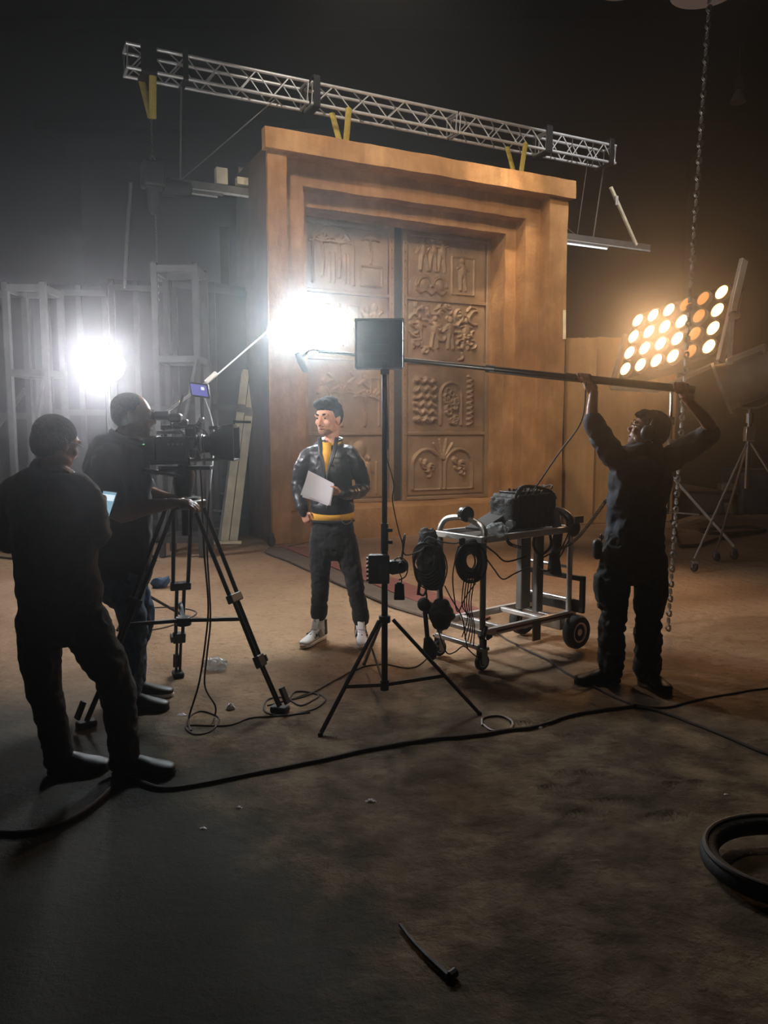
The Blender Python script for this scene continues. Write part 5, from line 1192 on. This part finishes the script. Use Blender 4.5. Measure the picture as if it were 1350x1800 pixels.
MB().tube(spline([q(597, 911, -.11), q(606, 921, -.12), q(616, 918, -.10), q(620, 910, -.07)], 5), .0025, 5).build('wallet_chain', 'steel', t)
h1 = q(561, 1078); h2 = q(634, 1080, -.02)
shoe_under(t, h1, V((-.42, -.9, 0)), .32, 'shoe_white', 'shoe_white', high=.055, white=True, name='sneaker')
shoe_under(t, h2, V((.10, -1, 0)), .32, 'shoe_white', 'shoe_white', high=.055, white=True, name='sneaker')
# the pages he holds
pc = [q(542, 827, -.30), q(587, 850, -.28), q(579, 885, -.24), q(530, 869, -.26)]
labs = ('topmost sheet of the white script pages in the actor\'s hand', 'script sheet peeking out along the left edge of the pages', 'lowest script sheet, showing under the bottom edge of the pages')
for k, (dx, dy, rt) in enumerate(((0, 0, 0), (-.004, -.008, .05), (.004, -.014, -.04))):
    off = V((dx, .004 * k, dy)); s_ = MB(); N_ = 10; vs = []; mid_ = sum(pc, V((0, 0, 0))) / 4; Rk = Matrix.Rotation(rt, 3, 'Y')
    for i in range(N_ + 1):
        for j in range(N_ + 1):
            a, b = i / N_, j / N_; p = (pc[0] * (1 - a) + pc[1] * a) * (1 - b) + (pc[3] * (1 - a) + pc[2] * a) * b; p = mid_ + Rk @ (p - mid_); p = p + V((0, .010 * math.sin(a * 3.1) - .020 * b * b * (1 - a * .5), -.006 * a * b)) + off; vs.append(p)
    s_.add(vs, [(i * (N_ + 1) + j, (i + 1) * (N_ + 1) + j, (i + 1) * (N_ + 1) + j + 1, i * (N_ + 1) + j + 1) for i in range(N_) for j in range(N_)])
    o0 = s_.v[0].copy(); s_.v = [v - o0 for v in s_.v]; o = s_.build('script_page', 'paper', None, smooth=180); o.location = o0; tag(o, labs[k], 'paper', 'script pages in the actor\'s hand')

# ---------------------------------------------------------------- the camera operator
Y0 = 4.45
t = thing('person', 'person in black polo and blue jeans with cropped grey hair, working the film camera', 'person', (P(215, 900, Y0).x, Y0, 0))
F = V((.93, .32, -.05)); hc4 = q(234, 732, 0); HS = 1.10
body = MB(); head_into(body, hc4, F, s=HS)
chainloft(body, [q(228, 752), q(220, 778), q(212, 800)], [.062, .066, .08])
chainloft(body, [q(210, 800), q(207, 850), q(210, 920), q(213, 1000)], [(.13, .10), (.15, .11), (.15, .11), (.13, .10)], ref=(1, 0, 0))
chainloft(body, [q(188, 818, -.14), q(203, 900, -.22), q(258, 892, -.20), q(305, 884, -.14)], [.048, .050, .043, .028])
chainloft(body, [q(232, 815, .14), q(258, 862, .14), q(302, 876, .06)], [.046, .042, .028])
for a, b, c in ((q(205, 1010), q(236, 1085, -.03), q(230, 1215, -.08)), (q(220, 1005, .1), q(246, 1075, .12), q(236, 1195, .12))): chainloft(body, [a, b, c], [.075, .055, .04])
hand_into(body, q(303, 884, -.14), V((1, .05, .02)), V((-.1, -.35, 1)), V((0, 1, .2)), curl=.4, s=1.08, thumb=.5)
hand_into(body, q(300, 876, .06), V((1, .0, .1)), V((0, -.3, 1)), V((0, 1, 0)), curl=.6, s=1.0)
body.build('body', 'skin_dark', t, remesh=.006, sm=3)
face_parts(t, hc4, F, s=HS, beard=False, brows='hair_grey', eyes=False)
hb = MB(); hair_into(hb, hc4, F, (0, 0, 1), HS, [(0, -.022, .042, .0765, .092, .080), (0, -.045, .010, .0765, .066, .070)]); hb.build('hair', 'hair_grey', t, remesh=.006, sm=2)
pl = MB()
chainloft(pl, [q(222, 772, .02), q(212, 792, .0), q(206, 835), q(207, 900), q(211, 955), q(212, 1005)], [(.075, .075), (.165, .12), (.19, .15), (.185, .16), (.185, .155), (.178, .145)], ref=(1, 0, 0), n=24)
chainloft(pl, [q(192, 806, -.10), q(188, 830, -.15), q(200, 885, -.20)], [.085, .08, .072]); chainloft(pl, [q(226, 806, .10), q(240, 835, .14), q(256, 858, .15)], [.08, .07, .06])
pl.build('polo_shirt', 'polo', t, remesh=.009, sm=5, folds=.008, fscale=8)
MB().tube([q(222, 768, .0) + V((.078 * math.cos(u), .075 * math.sin(u), -.030 * math.cos(u))) for u in [2 * math.pi * j / 24 for j in range(24)]], .018, 8, closed=True).build('collar', 'polo', t)
tr = MB(); chainloft(tr, [q(212, 985), q(213, 1010), q(215, 1035, .02)], [(.165, .14), (.168, .14), (.14, .12)], ref=(1, 0, 0), n=18)
chainloft(tr, [q(206, 1015, -.05), q(234, 1085, -.05), q(232, 1150, -.06), q(228, 1225, -.08)], [.10, .080, .070, .062]); chainloft(tr, [q(222, 1015, .08), q(246, 1075, .12), q(240, 1130, .12), q(236, 1200, .12)], [.10, .080, .068, .060])
tr.build('jeans', 'jean_blue', t, remesh=.009, sm=4, folds=.008, fscale=10)
shoe_under(t, q(228, 1225, -.08), V((1, -.05, 0)), .29, 'shoe_dark', 'rubber'); shoe_under(t, q(236, 1200, .12), V((1, .12, 0)), .29, 'shoe_dark', 'shoe_white')

# ---------------------------------------------------------------- the person with the phone
Y0 = 3.50
t = thing('person', 'person in charcoal sweater seen from behind at far left, looking at a phone', 'person', (P(100, 900, Y0).x, Y0, 0))
F = V((.50, .84, -.26)); hc5 = q(99, 781, 0.02); HS = 1.04
body = MB(); head_into(body, hc5, F, s=HS)
chainloft(body, [q(95, 800), q(88, 826), q(85, 850)], [.056, .060, .08])
chainloft(body, [q(87, 850), q(92, 900), q(98, 970), q(105, 1060)], [(.14, .09), (.15, .10), (.14, .10), (.14, .10)], ref=(1, 0, 0))
chainloft(body, [q(148, 866), q(172, 940, .05), q(176, 905, .28)], [.044, .040, .028]); chainloft(body, [q(22, 872), q(18, 950, .05), q(80, 915, .30)], [.044, .040, .028])
for a, b, c in ((q(72, 1080), q(77, 1200), q(106, 1335, .03)), (q(145, 1080), q(200, 1190), q(222, 1330, .0))): chainloft(body, [a, b, c], [.07, .052, .038])
hand_into(body, q(178, 904, .28), V((.12, .3, 1)), V((.9, .2, -.1)), V((0, -1, .2)), curl=.75, s=1.0)
hand_into(body, q(82, 914, .30), V((1, .1, .1)), V((0, .6, -.8)), V((0, 0, 1)), curl=.5, s=1.0)
body.build('body', 'skin_dark', t, remesh=.006, sm=3)
hb = MB(); hair_into(hb, hc5, F, (0, 0, 1), HS, [(0, -.018, .044, .080, .098, .082), (0, -.050, .005, .078, .062, .082), (.07, -.02, .02, .016, .04, .05), (-.07, -.02, .02, .016, .04, .05)])
hb.build('hair', 'hair', t, remesh=.007, sm=3, folds=.002, fscale=30)
gl_ = frame3(F); 
MB().tube([hc5 + gl_[3] @ V((.082, -.01, .012)), hc5 + gl_[3] @ V((.074, .05, .014)), hc5 + gl_[3] @ V((.06, .095, .012))], .003, 6).build('glasses', 'steel', t)
sw = MB()
chainloft(sw, [q(88, 832, .02), q(86, 848, .01), q(88, 890), q(95, 950), q(102, 1010), q(106, 1042)], [(.09, .085), (.175, .11), (.195, .135), (.183, .14), (.186, .145), (.190, .14)], ref=(1, 0, 0), n=24)
chainloft(sw, [q(135, 862, .0), q(154, 885), q(171, 942, .04), q(174, 912, .24)], [.080, .072, .058, .040]); chainloft(sw, [q(38, 862), q(20, 885), q(14, 950, .05), q(72, 920, .27)], [.080, .070, .058, .040])
sw.build('sweater', 'grey_knit', t, remesh=.009, sm=5, folds=.009, fscale=7)
MB().tube([q(89, 828, .01) + V((.070 * math.cos(u), .068 * math.sin(u), -.010 * math.cos(u))) for u in [2 * math.pi * j / 24 for j in range(24)]], .012, 8, closed=True).build('neckband', 'grey_knit', t)
MB().loft([(q(106, 1036), .194, .146), (q(107, 1047), .190, .142)], ref=(1, 0, 0), n=24).build('waistband', 'grey_knit', t)
tr = MB(); chainloft(tr, [q(107, 1040), q(107, 1065), q(108, 1090)], [(.178, .13), (.186, .135), (.178, .12)], ref=(1, 0, 0), n=18)
chainloft(tr, [q(72, 1085), q(70, 1140), q(77, 1210), q(92, 1270, .01), q(106, 1340, .03)], [.105, .092, .074, .066, .058]); chainloft(tr, [q(142, 1085), q(172, 1140), q(203, 1200), q(212, 1262), q(220, 1335)], [.112, .098, .080, .070, .062])
tr.build('trousers', 'jean_black', t, remesh=.009, sm=4, folds=.009, fscale=9)
shoe_under(t, q(106, 1340, .03), V((.75, .1, 0)), .28, 'shoe_dark', 'rubber', w=1.15); shoe_under(t, q(220, 1335), V((.95, .05, 0)), .29, 'shoe_dark', 'rubber', w=1.15)
# phone
pp = q(187, 886, .33); tp = thing('smartphone', 'glowing smartphone in the hand of the person at far left', 'phone', tuple(pp))
pu = (q(199, 879, .33) - q(182, 877, .33)).normalized(); pv = (q(185, 872, .36) - q(180, 902, .30)).normalized(); pn = pu.cross(pv).normalized(); pn = pn if pn.y < 0 else -pn; pv = pn.cross(pu) if pn.cross(pu).z > 0 else pu.cross(pn)
Rp = Matrix((pu, pv, pn)).transposed()
MB().box(pp, (.074, .150, .008), Rp).build('case', 'black', tp, bevel=.004)
MB().box(pp + pn * .0045, (.066, .138, .001), Rp).build('screen', 'screen_phone', tp)
MB().box(pp + pn * .0053 + pv * .035, (.060, .035, .0008), Rp).build('message', 'screen_phone_bar', tp)
MB().box(pp + pn * .0053 - pv * .005 - pu * .012, (.030, .025, .0008), Rp).build('picture', 'paper', tp)

# ---------------------------------------------------------------- boom pole and its operator
pA, pB = P(1222, 686, 4.62), P(560, 617, 5.62)
def on_pole(px):
    for i in range(2001):
        p = pA.lerp(pB, i / 2000); r = p - V((0, 0, CAMH)); z = r.y * math.cos(PITCH) - r.z * math.sin(PITCH)
        if 675 + FPX * p.x / z <= px: return p
    return pB
bp = thing('boom_pole', 'long dark boom pole held overhead, reaching from the right over the actor', 'boom pole', tuple(on_pole(1100)))
e1_, e2_, e3_ = on_pole(1000), on_pole(860), on_pole(700)
MB().cyl(pA, e1_, 0.0235, n=14).build('pole_section', 'cable_dusty', bp); MB().cyl(e1_, e2_, 0.019, n=14).build('pole_section', 'black_metal', bp); MB().cyl(e2_, e3_, 0.0155, n=14).build('pole_section', 'black_metal', bp); MB().cyl(e3_, pB, 0.012, n=12).build('pole_section', 'black_metal', bp)
du = (pB - pA).normalized()
for p_ in (e1_, e2_, e3_): MB().cyl(p_ - du * .04, p_ + du * .02, .025, n=14).build('locking_collar', 'black', bp)
sp3 = spline([pA, pA.lerp(pB, .12) + V((0, -.03, -.012)), pA.lerp(pB, .3) + V((0, -.025, -.022)), pA.lerp(pB, .5) + V((0, -.02, -.02))], 8)
MB().tube(sp3, .006, 6).build('pole_cable', 'cable', bp)
mp = P(531, 636, 5.60); t = thing('microphone', 'dark microphone hanging from the boom pole tip above the actor', 'microphone', tuple(mp))
MB().loft([(P(524, 624, 5.55), .022, .022), (P(529, 634, 5.58), .030, .030), (P(536, 650, 5.62), .024, .024)], n=14).build('windshield', 'black', t)
MB().tube(spline([pB, P(545, 616, 5.62), P(530, 628, 5.60)], 5), .010, 8).build('shock_mount', 'black_metal', t)
Y0 = 4.86
t = thing('person', 'person in dark work clothes and headphones, holding the boom pole overhead at right', 'person', (P(1118, 900, Y0).x, Y0, 0))
F = V((-.80, .38, .30)); hc6 = q(1139, 758, 0); HS = 1.06
hl, hr = on_pole(1030), on_pole(1200)
wl, wr = hl + V((.05, .0, -.085)), hr + V((.05, .02, -.075))
body = MB(); head_into(body, hc6, F, s=HS)
chainloft(body, [q(1142, 775), q(1140, 795), q(1134, 815)], [.058, .060, .08])
chainloft(body, [q(1130, 812), q(1124, 860), q(1118, 920), q(1114, 970)], [(.13, .09), (.15, .10), (.14, .10), (.13, .10)], ref=(1, 0, 0))
chainloft(body, [q(1092, 812, -.0), q(1044, 752, -.02), wl], [.046, .040, .028]); chainloft(body, [q(1172, 806, 0), q(1248, 762, -.04), wr], [.046, .042, .028])
for a, b, c in ((q(1086, 985), q(1078, 1080), q(1074, 1180)), (q(1140, 985), q(1140, 1080), q(1140, 1190))): chainloft(body, [a, b, c], [.07, .052, .04])
def fist(mb, p, wrist, ax, s=1.0):
    """hand closed round a bar at p running along ax"""
    D = (p - wrist).normalized(); ax = V(ax).normalized(); N = D.cross(ax).normalized(); c0 = wrist + D * .045 * s
    if N.y < 0: N = -N
    mb.loft([(wrist - D * .01, .027 * s, .022 * s), (c0 - N * .0, .038 * s, .018 * s), (p + N * .030 - D * .01, .040 * s, .016 * s)], ref=ax, n=14)
    for i in range(4):
        o_ = ax * (1.5 - i) * .0215 * s; R_ = .033
        pts = [p + o_ + N * R_ * math.cos(a) * 1.0 + D * R_ * math.sin(a) for a in (-.3, .3, 1.0, 1.8, 2.6, 3.5, 4.1)]
        mb.tube(pts, [.0105, .0105, .0100, .0098, .0092, .0085, .0075], 8)
    pts = [wrist + D * .035 - ax * .030 - N * .0, p - ax * .040 - N * .018 - D * .030, p - ax * .028 - N * .036 - D * .008, p - ax * .008 - N * .040 + D * .006]
    mb.tube(pts, [.015, .013, .0115, .0095], 8)
pa_ = (pB - pA).normalized(); fist(body, hl, wl, pa_); fist(body, hr, wr, pa_)
body.build('body', 'skin_dark', t, remesh=.005, sm=3)
face_parts(t, hc6, F, s=HS)
hb = MB(); hair_into(hb, hc6, F, (0, 0, 1), HS, [(0, -.02, .055, .082, .096, .075), (0, -.06, .01, .078, .060, .075), (0, .05, .082, .062, .04, .034), (0, .085, .072, .04, .02, .016)]); hb.build('hair', 'hair', t, remesh=.007, sm=3, folds=.003, fscale=30)
R_, F_, U_, Mx_ = frame3(F)
for k in (-1, 1):
    MB().ball(hc6 + Mx_ @ V((k * .092, -.015, -.005)), (.024, .045, .050), Mx_, 16, 10).build('headphone_cup', 'black', t)
    MB().tube([hc6 + Mx_ @ V((k * .084, -.01, .014)), hc6 + Mx_ @ V((k * .072, .07, .014)), hc6 + Mx_ @ V((k * .055, .098, .012))], .003, 6).build('glasses_arm', 'black_metal', t)
    MB().tube([hc6 + Mx_ @ V((k * .033 + .022 * math.cos(u), .104, .008 + .017 * math.sin(u))) for u in [2 * math.pi * j / 14 for j in range(14)]], .0022, 6, closed=True).build('glasses_rim', 'chrome', t)
MB().tube([hc6 + Mx_ @ V((.095 * math.cos(a), -.015, .01 + .118 * math.sin(a))) for a in [math.pi * j / 16 for j in range(17)]], .009, 8).build('headphone_band', 'black', t)
jk = MB()
chainloft(jk, [q(1138, 792, .01), q(1132, 806), q(1126, 840), q(1120, 880), q(1117, 920), q(1115, 950)], [(.10, .085), (.165, .11), (.19, .13), (.178, .135), (.172, .135), (.180, .135)], ref=(1, 0, 0), n=24)
chainloft(jk, [q(1104, 826, 0), q(1072, 792, -.01), q(1045, 748, -.02)], [.082, .072, .060]); chainloft(jk, [q(1162, 818, 0), q(1200, 793, -.02), q(1240, 768, -.04)], [.080, .072, .062])
jk.build('work_shirt', 'navy', t, remesh=.009, sm=4, folds=.012, fscale=8)
MB().loft([(q(1048, 754, -.02), .066, .066), (q(1043, 742, -.02), .066, .066)], n=16).build('rolled_sleeve', 'navy', t, folds=.0)
MB().loft([(q(1236, 770, -.04), .068, .068), (q(1246, 764, -.04), .068, .068)], n=16).build('rolled_sleeve', 'navy', t)
MB().tube([q(1138, 790, .0) + V((.078 * math.cos(u), .075 * math.sin(u), .010 * math.cos(u))) for u in [2 * math.pi * j / 24 for j in range(24)]], .016, 8, closed=True).build('collar', 'navy', t)
tr = MB(); chainloft(tr, [q(1115, 940), q(1114, 965), q(1113, 992)], [(.172, .13), (.182, .135), (.182, .125)], ref=(1, 0, 0), n=18)
chainloft(tr, [q(1084, 985), q(1077, 1040), q(1077, 1080), q(1075, 1130), q(1074, 1168)], [.105, .096, .080, .076, .074]); chainloft(tr, [q(1141, 985), q(1143, 1040), q(1139, 1085), q(1139, 1140), q(1137, 1178)], [.105, .096, .080, .080, .078])
tr.build('cargo_trousers', 'dark_cloth', t, remesh=.009, sm=3, folds=.014, fscale=10)
for p0, p1 in ((q(1052, 1015, -.0), q(1056, 1052)), (q(1165, 1005, -.0), q(1163, 1045))): MB().loft([(p0, .03, .06), (p1, .035, .065)], ref=(1, 0, 0), n=12).build('cargo_pocket', 'dark_cloth', t, remesh=.01, folds=.006)
MB().box(q(1056, 945, -.06), (.012, .03, .045)).build('belt_clip', 'chrome', t, bevel=.003)
MB().loft([(q(1050, 955, -.02), .03, .03), (q(1050, 975, -.02), .03, .03)], n=10).build('belt_receiver', 'black', t)
shoe_under(t, q(1074, 1168), V((-.92, -.10, 0)), .30, 'shoe_dark', 'rubber', high=.0, name='boot', w=1.1); shoe_under(t, q(1137, 1178), V((.25, -.95, 0)), .30, 'shoe_dark', 'rubber', high=.0, name='boot', w=1.15)
cable('boom_cable', 'cable running from the boom pole down to the sound bag', [hl + V((.0, 0, -.03)), P(1022, 740, 4.95), P(980, 800, 5.1), P(938, 862, 5.28)], 0.0055)
# ================================================================ on the floor
def flr(x, y, lift=0.008):
    g = G(x, y); z = gz(g.x, g.y); g = G(x, y, z + lift); return g
def fcable(label, pts, r=0.008, m='cable_dusty', n=8, closed=False, name='floor_cable', grp='cables lying on the stage floor'):
    p = spline([flr(x, y, r * 0.9) for x, y in pts], n); out = []
    for v in p: out.append(V((v.x, v.y, gz(v.x, v.y) + r * 0.8)))
    return cable(name, label, out[::2] if len(out) > 60 else out, r, m, 2, group=grp)
fcable('thick cable sweeping from the left person\'s feet across to the operator\'s feet', [(-30, 1462), (70, 1460), (150, 1425), (215, 1370), (240, 1372), (285, 1385), (350, 1378), (440, 1360), (540, 1340), (640, 1318), (740, 1302), (850, 1290), (900, 1282), (940, 1277), (1000, 1258), (1080, 1245), (1118, 1240)], 0.011)
fcable('reddish cable leaving the operator\'s feet towards the right edge', [(1118, 1242), (1165, 1252), (1230, 1275), (1290, 1300), (1380, 1335)], 0.010)
fcable('cable running from under the cart to the operator\'s feet', [(868, 1108), (920, 1140), (965, 1162), (1000, 1185), (1040, 1205), (1080, 1225), (1116, 1240)], 0.008)
fcable('thin cable winding from the tripod foot up to the stand leg', [(470, 1240), (500, 1232), (540, 1222), (600, 1190), (640, 1172), (680, 1168), (720, 1175), (748, 1160), (756, 1140)], 0.005)
fcable('loops of thin cable heaped at the camera tripod\'s right foot', [(505, 1232), (550, 1218), (572, 1228), (555, 1245), (500, 1258), (466, 1250), (470, 1230), (500, 1226), (530, 1240), (560, 1222), (520, 1216), (505, 1236)], 0.005)
fcable('cable looping on the floor left of the tripod\'s right foot', [(335, 1285), (332, 1262), (355, 1250), (385, 1262), (370, 1285), (340, 1290), (330, 1275), (400, 1275), (440, 1262), (490, 1258), (545, 1252)], 0.005)
fcable('loose ring of pale cable by the light stand\'s right foot', [(848, 1275), (850, 1262), (878, 1258), (900, 1268), (895, 1282), (866, 1284), (850, 1274)], 0.007, 'housing')
fcable('long thin cable crossing the floor between stand and rear', [(1118, 1240), (1175, 1243), (1250, 1225), (1380, 1205)], 0.006)
fcable('cable curling behind the camera tripod', [(262, 1108), (300, 1100), (340, 1083), (342, 1074), (310, 1068), (270, 1068)], 0.006)
fcable('thin cable leading along the threshold to the actor\'s feet', [(478, 965), (520, 958), (560, 950), (630, 944)], 0.004)
fcable('thick cable looping on the dark floor behind the roller stand', [(1195, 960), (1230, 958), (1270, 945), (1300, 940), (1345, 932), (1310, 926), (1250, 930), (1230, 932), (1260, 938), (1340, 934)], 0.028, 'cable')
fcable('heavy cable running off beside the roller stand\'s left caster', [(1170, 900), (1185, 925), (1190, 950), (1200, 962)], 0.022, 'cable')
cable('camera_cable', 'pair of cables dropping from the film camera to the floor, left strand', [P(352, 822, 4.5), P(355, 870, 4.45), P(358, 960, 4.42), P(366, 1060, 4.38), P(362, 1120, 4.32), P(350, 1200, 4.25), flr(332, 1262), flr(336, 1284)], 0.0055)
cable('camera_cable', 'pair of cables dropping from the film camera to the floor, right strand', [P(356, 690, 5.5), P(376, 760, 5.2), P(368, 870, 4.46), P(364, 960, 4.43), P(370, 1080, 4.38), P(364, 1150, 4.3), P(360, 1205, 4.25), P(378, 1240, 4.2), flr(378, 1258)], 0.005)
cable('stand_cable', 'thin cable hanging down along the central light stand', [P(680, 700, 4.44), P(682, 780, 4.45), P(679, 800, 4.44), P(692, 850, 4.46), P(690, 880, 4.46), P(700, 930, 4.44), P(708, 960, 4.42), P(704, 985, 4.41)], 0.0035)
cable('stand_cable', 'cable swinging from the control box across to the hanging pouch', [P(706, 985, 4.41), P(712, 940, 4.5), P(708, 955, 4.6), P(712, 975, 4.8), P(735, 970, 5.0), P(748, 960, 5.2)], 0.005)
# carpet strip
def slab(name, label, cat, pts, m, h):
    g = [G(x, y) for x, y in pts]; c0 = g[0].copy(); z0 = 0.0; mb = MB(); mb.prism([(p.x - c0.x, p.y - c0.y) for p in g], z0, z0 + h); o = mb.build(name, m, None, bevel=0.003); o.location = (c0.x, c0.y, 0.0); tag(o, label, cat); return o
slab('dark_runner', 'dark brown runner strip lying diagonally behind the actor', 'carpet', [(465, 972), (475, 962), (500, 966), (600, 1008), (700, 1050), (790, 1082), (872, 1105), (872, 1118), (780, 1096), (690, 1068), (590, 1026), (500, 985)], 'mat_dark', 0.022)
slab('red_carpet', 'worn red carpet strip behind the dark runner', 'carpet', [(490, 962), (545, 962), (620, 990), (720, 1028), (850, 1074), (862, 1086), (846, 1092), (780, 1076), (700, 1046), (600, 1004), (510, 967)], 'red_carpet', 0.012)
# litter
def scrap(label, x, y, s, cat='paper scrap', m='paper', seed=1, name='paper_scrap', flat=.35):
    g = flr(x, y, 0.0); rr = random.Random(seed); mb = MB().ball((0, 0, 0), 1, None, 9, 6)
    mb.v = [V((v.x * s * (1 + rr.uniform(-.35, .35)), v.y * s * .7 * (1 + rr.uniform(-.35, .35)), max(-.2, v.z) * s * flat * (1 + rr.uniform(-.3, .6)))) for v in mb.v]
    o = mb.build(name, m, None, smooth=0); o.location = (g.x, g.y, g.z + s * flat * .2); tag(o, label, cat, 'litter on the floor')
scrap('crumpled white scrap right of the cable loop by the tripod', 405, 1246, .030, seed=2, flat=.8)
scrap('flat white scrap left of the cable loop by the tripod', 320, 1257, .022, seed=3)
scrap('pale scrap in the dark lower middle of the floor', 652, 1409, .022, seed=4)
scrap('pale scrap below the thick cable, right of the lower-left one', 420, 1420, .013, seed=5)
scrap('small pale scrap lowest at left on the concrete', 357, 1457, .013, seed=6)
scrap('tiny pale scrap on the dirt by the loose cable ring', 950, 1280, .016, seed=7)
scrap('tiny pale scrap on the dirt at far right', 1276, 1397, .010, seed=8)
g = flr(378, 1178, 0); w_ = MB().ball((0, 0, .04), (.085, .06, .045), None, 22, 14); w_.v = [v + V((noise.noise(v * 35), noise.noise(v * 35 + V((5, 0, 0))), noise.noise(v * 35 + V((0, 5, 0))))) * .022 for v in w_.v]
o = w_.build('plastic_bottle', 'foil', None, smooth=20); o.location = g; tag(o, 'crushed clear plastic bottle on the sand right of the tripod\'s middle leg', 'bottle')
g = flr(282, 1032, 0); w_ = MB().ball((0, 0, .05), (.11, .09, .06), None, 22, 14); w_.v = [v + V((noise.noise(v * 15), noise.noise(v * 15 + V((5, 0, 0))), noise.noise(v * 15 + V((0, 5, 0))))) * .035 for v in w_.v]
o = w_.build('folded_cloth', 'jean_blue', None, smooth=40); o.location = g; tag(o, 'dark blue cloth bundle on the floor behind the camera tripod', 'cloth')
g0, g1 = flr(703, 1625, .012), flr(790, 1716, .014); t = thing('stick', 'bent dark stick lying in the foreground dirt', 'stick', tuple(g0))
MB().tube(spline([g0, flr(722, 1650, .012), flr(750, 1680, .012), flr(778, 1706, .012), g1], 4), [.006] * 4 + [.007] * 4 + [.009] * 4 + [.010] * 4 + [.014], 8).build('shaft', 'cable', t)
MB().tube([g1, flr(801, 1708, .016)], .013, 8).build('knob', 'cable', t)
c1 = G(1398, 1535); c1.z = 0.045; t = thing('rubber_ring', 'large black rubber hose ring at the lower right edge', 'rubber ring', tuple(c1))
MB().tube([c1 + V((.30 * math.cos(u), .235 * math.sin(u), .012 * math.sin(u))) for u in [2 * math.pi * j / 40 for j in range(40)]], .034, 12, closed=True).build('hose', 'rubber', t)
MB().tube([c1 + V((.315 * math.cos(u), .25 * math.sin(u), .032 + .012 * math.sin(u))) for u in [2 * math.pi * j / 40 for j in range(40)]], .012, 10, closed=True).build('rim', 'housing_dark', t)
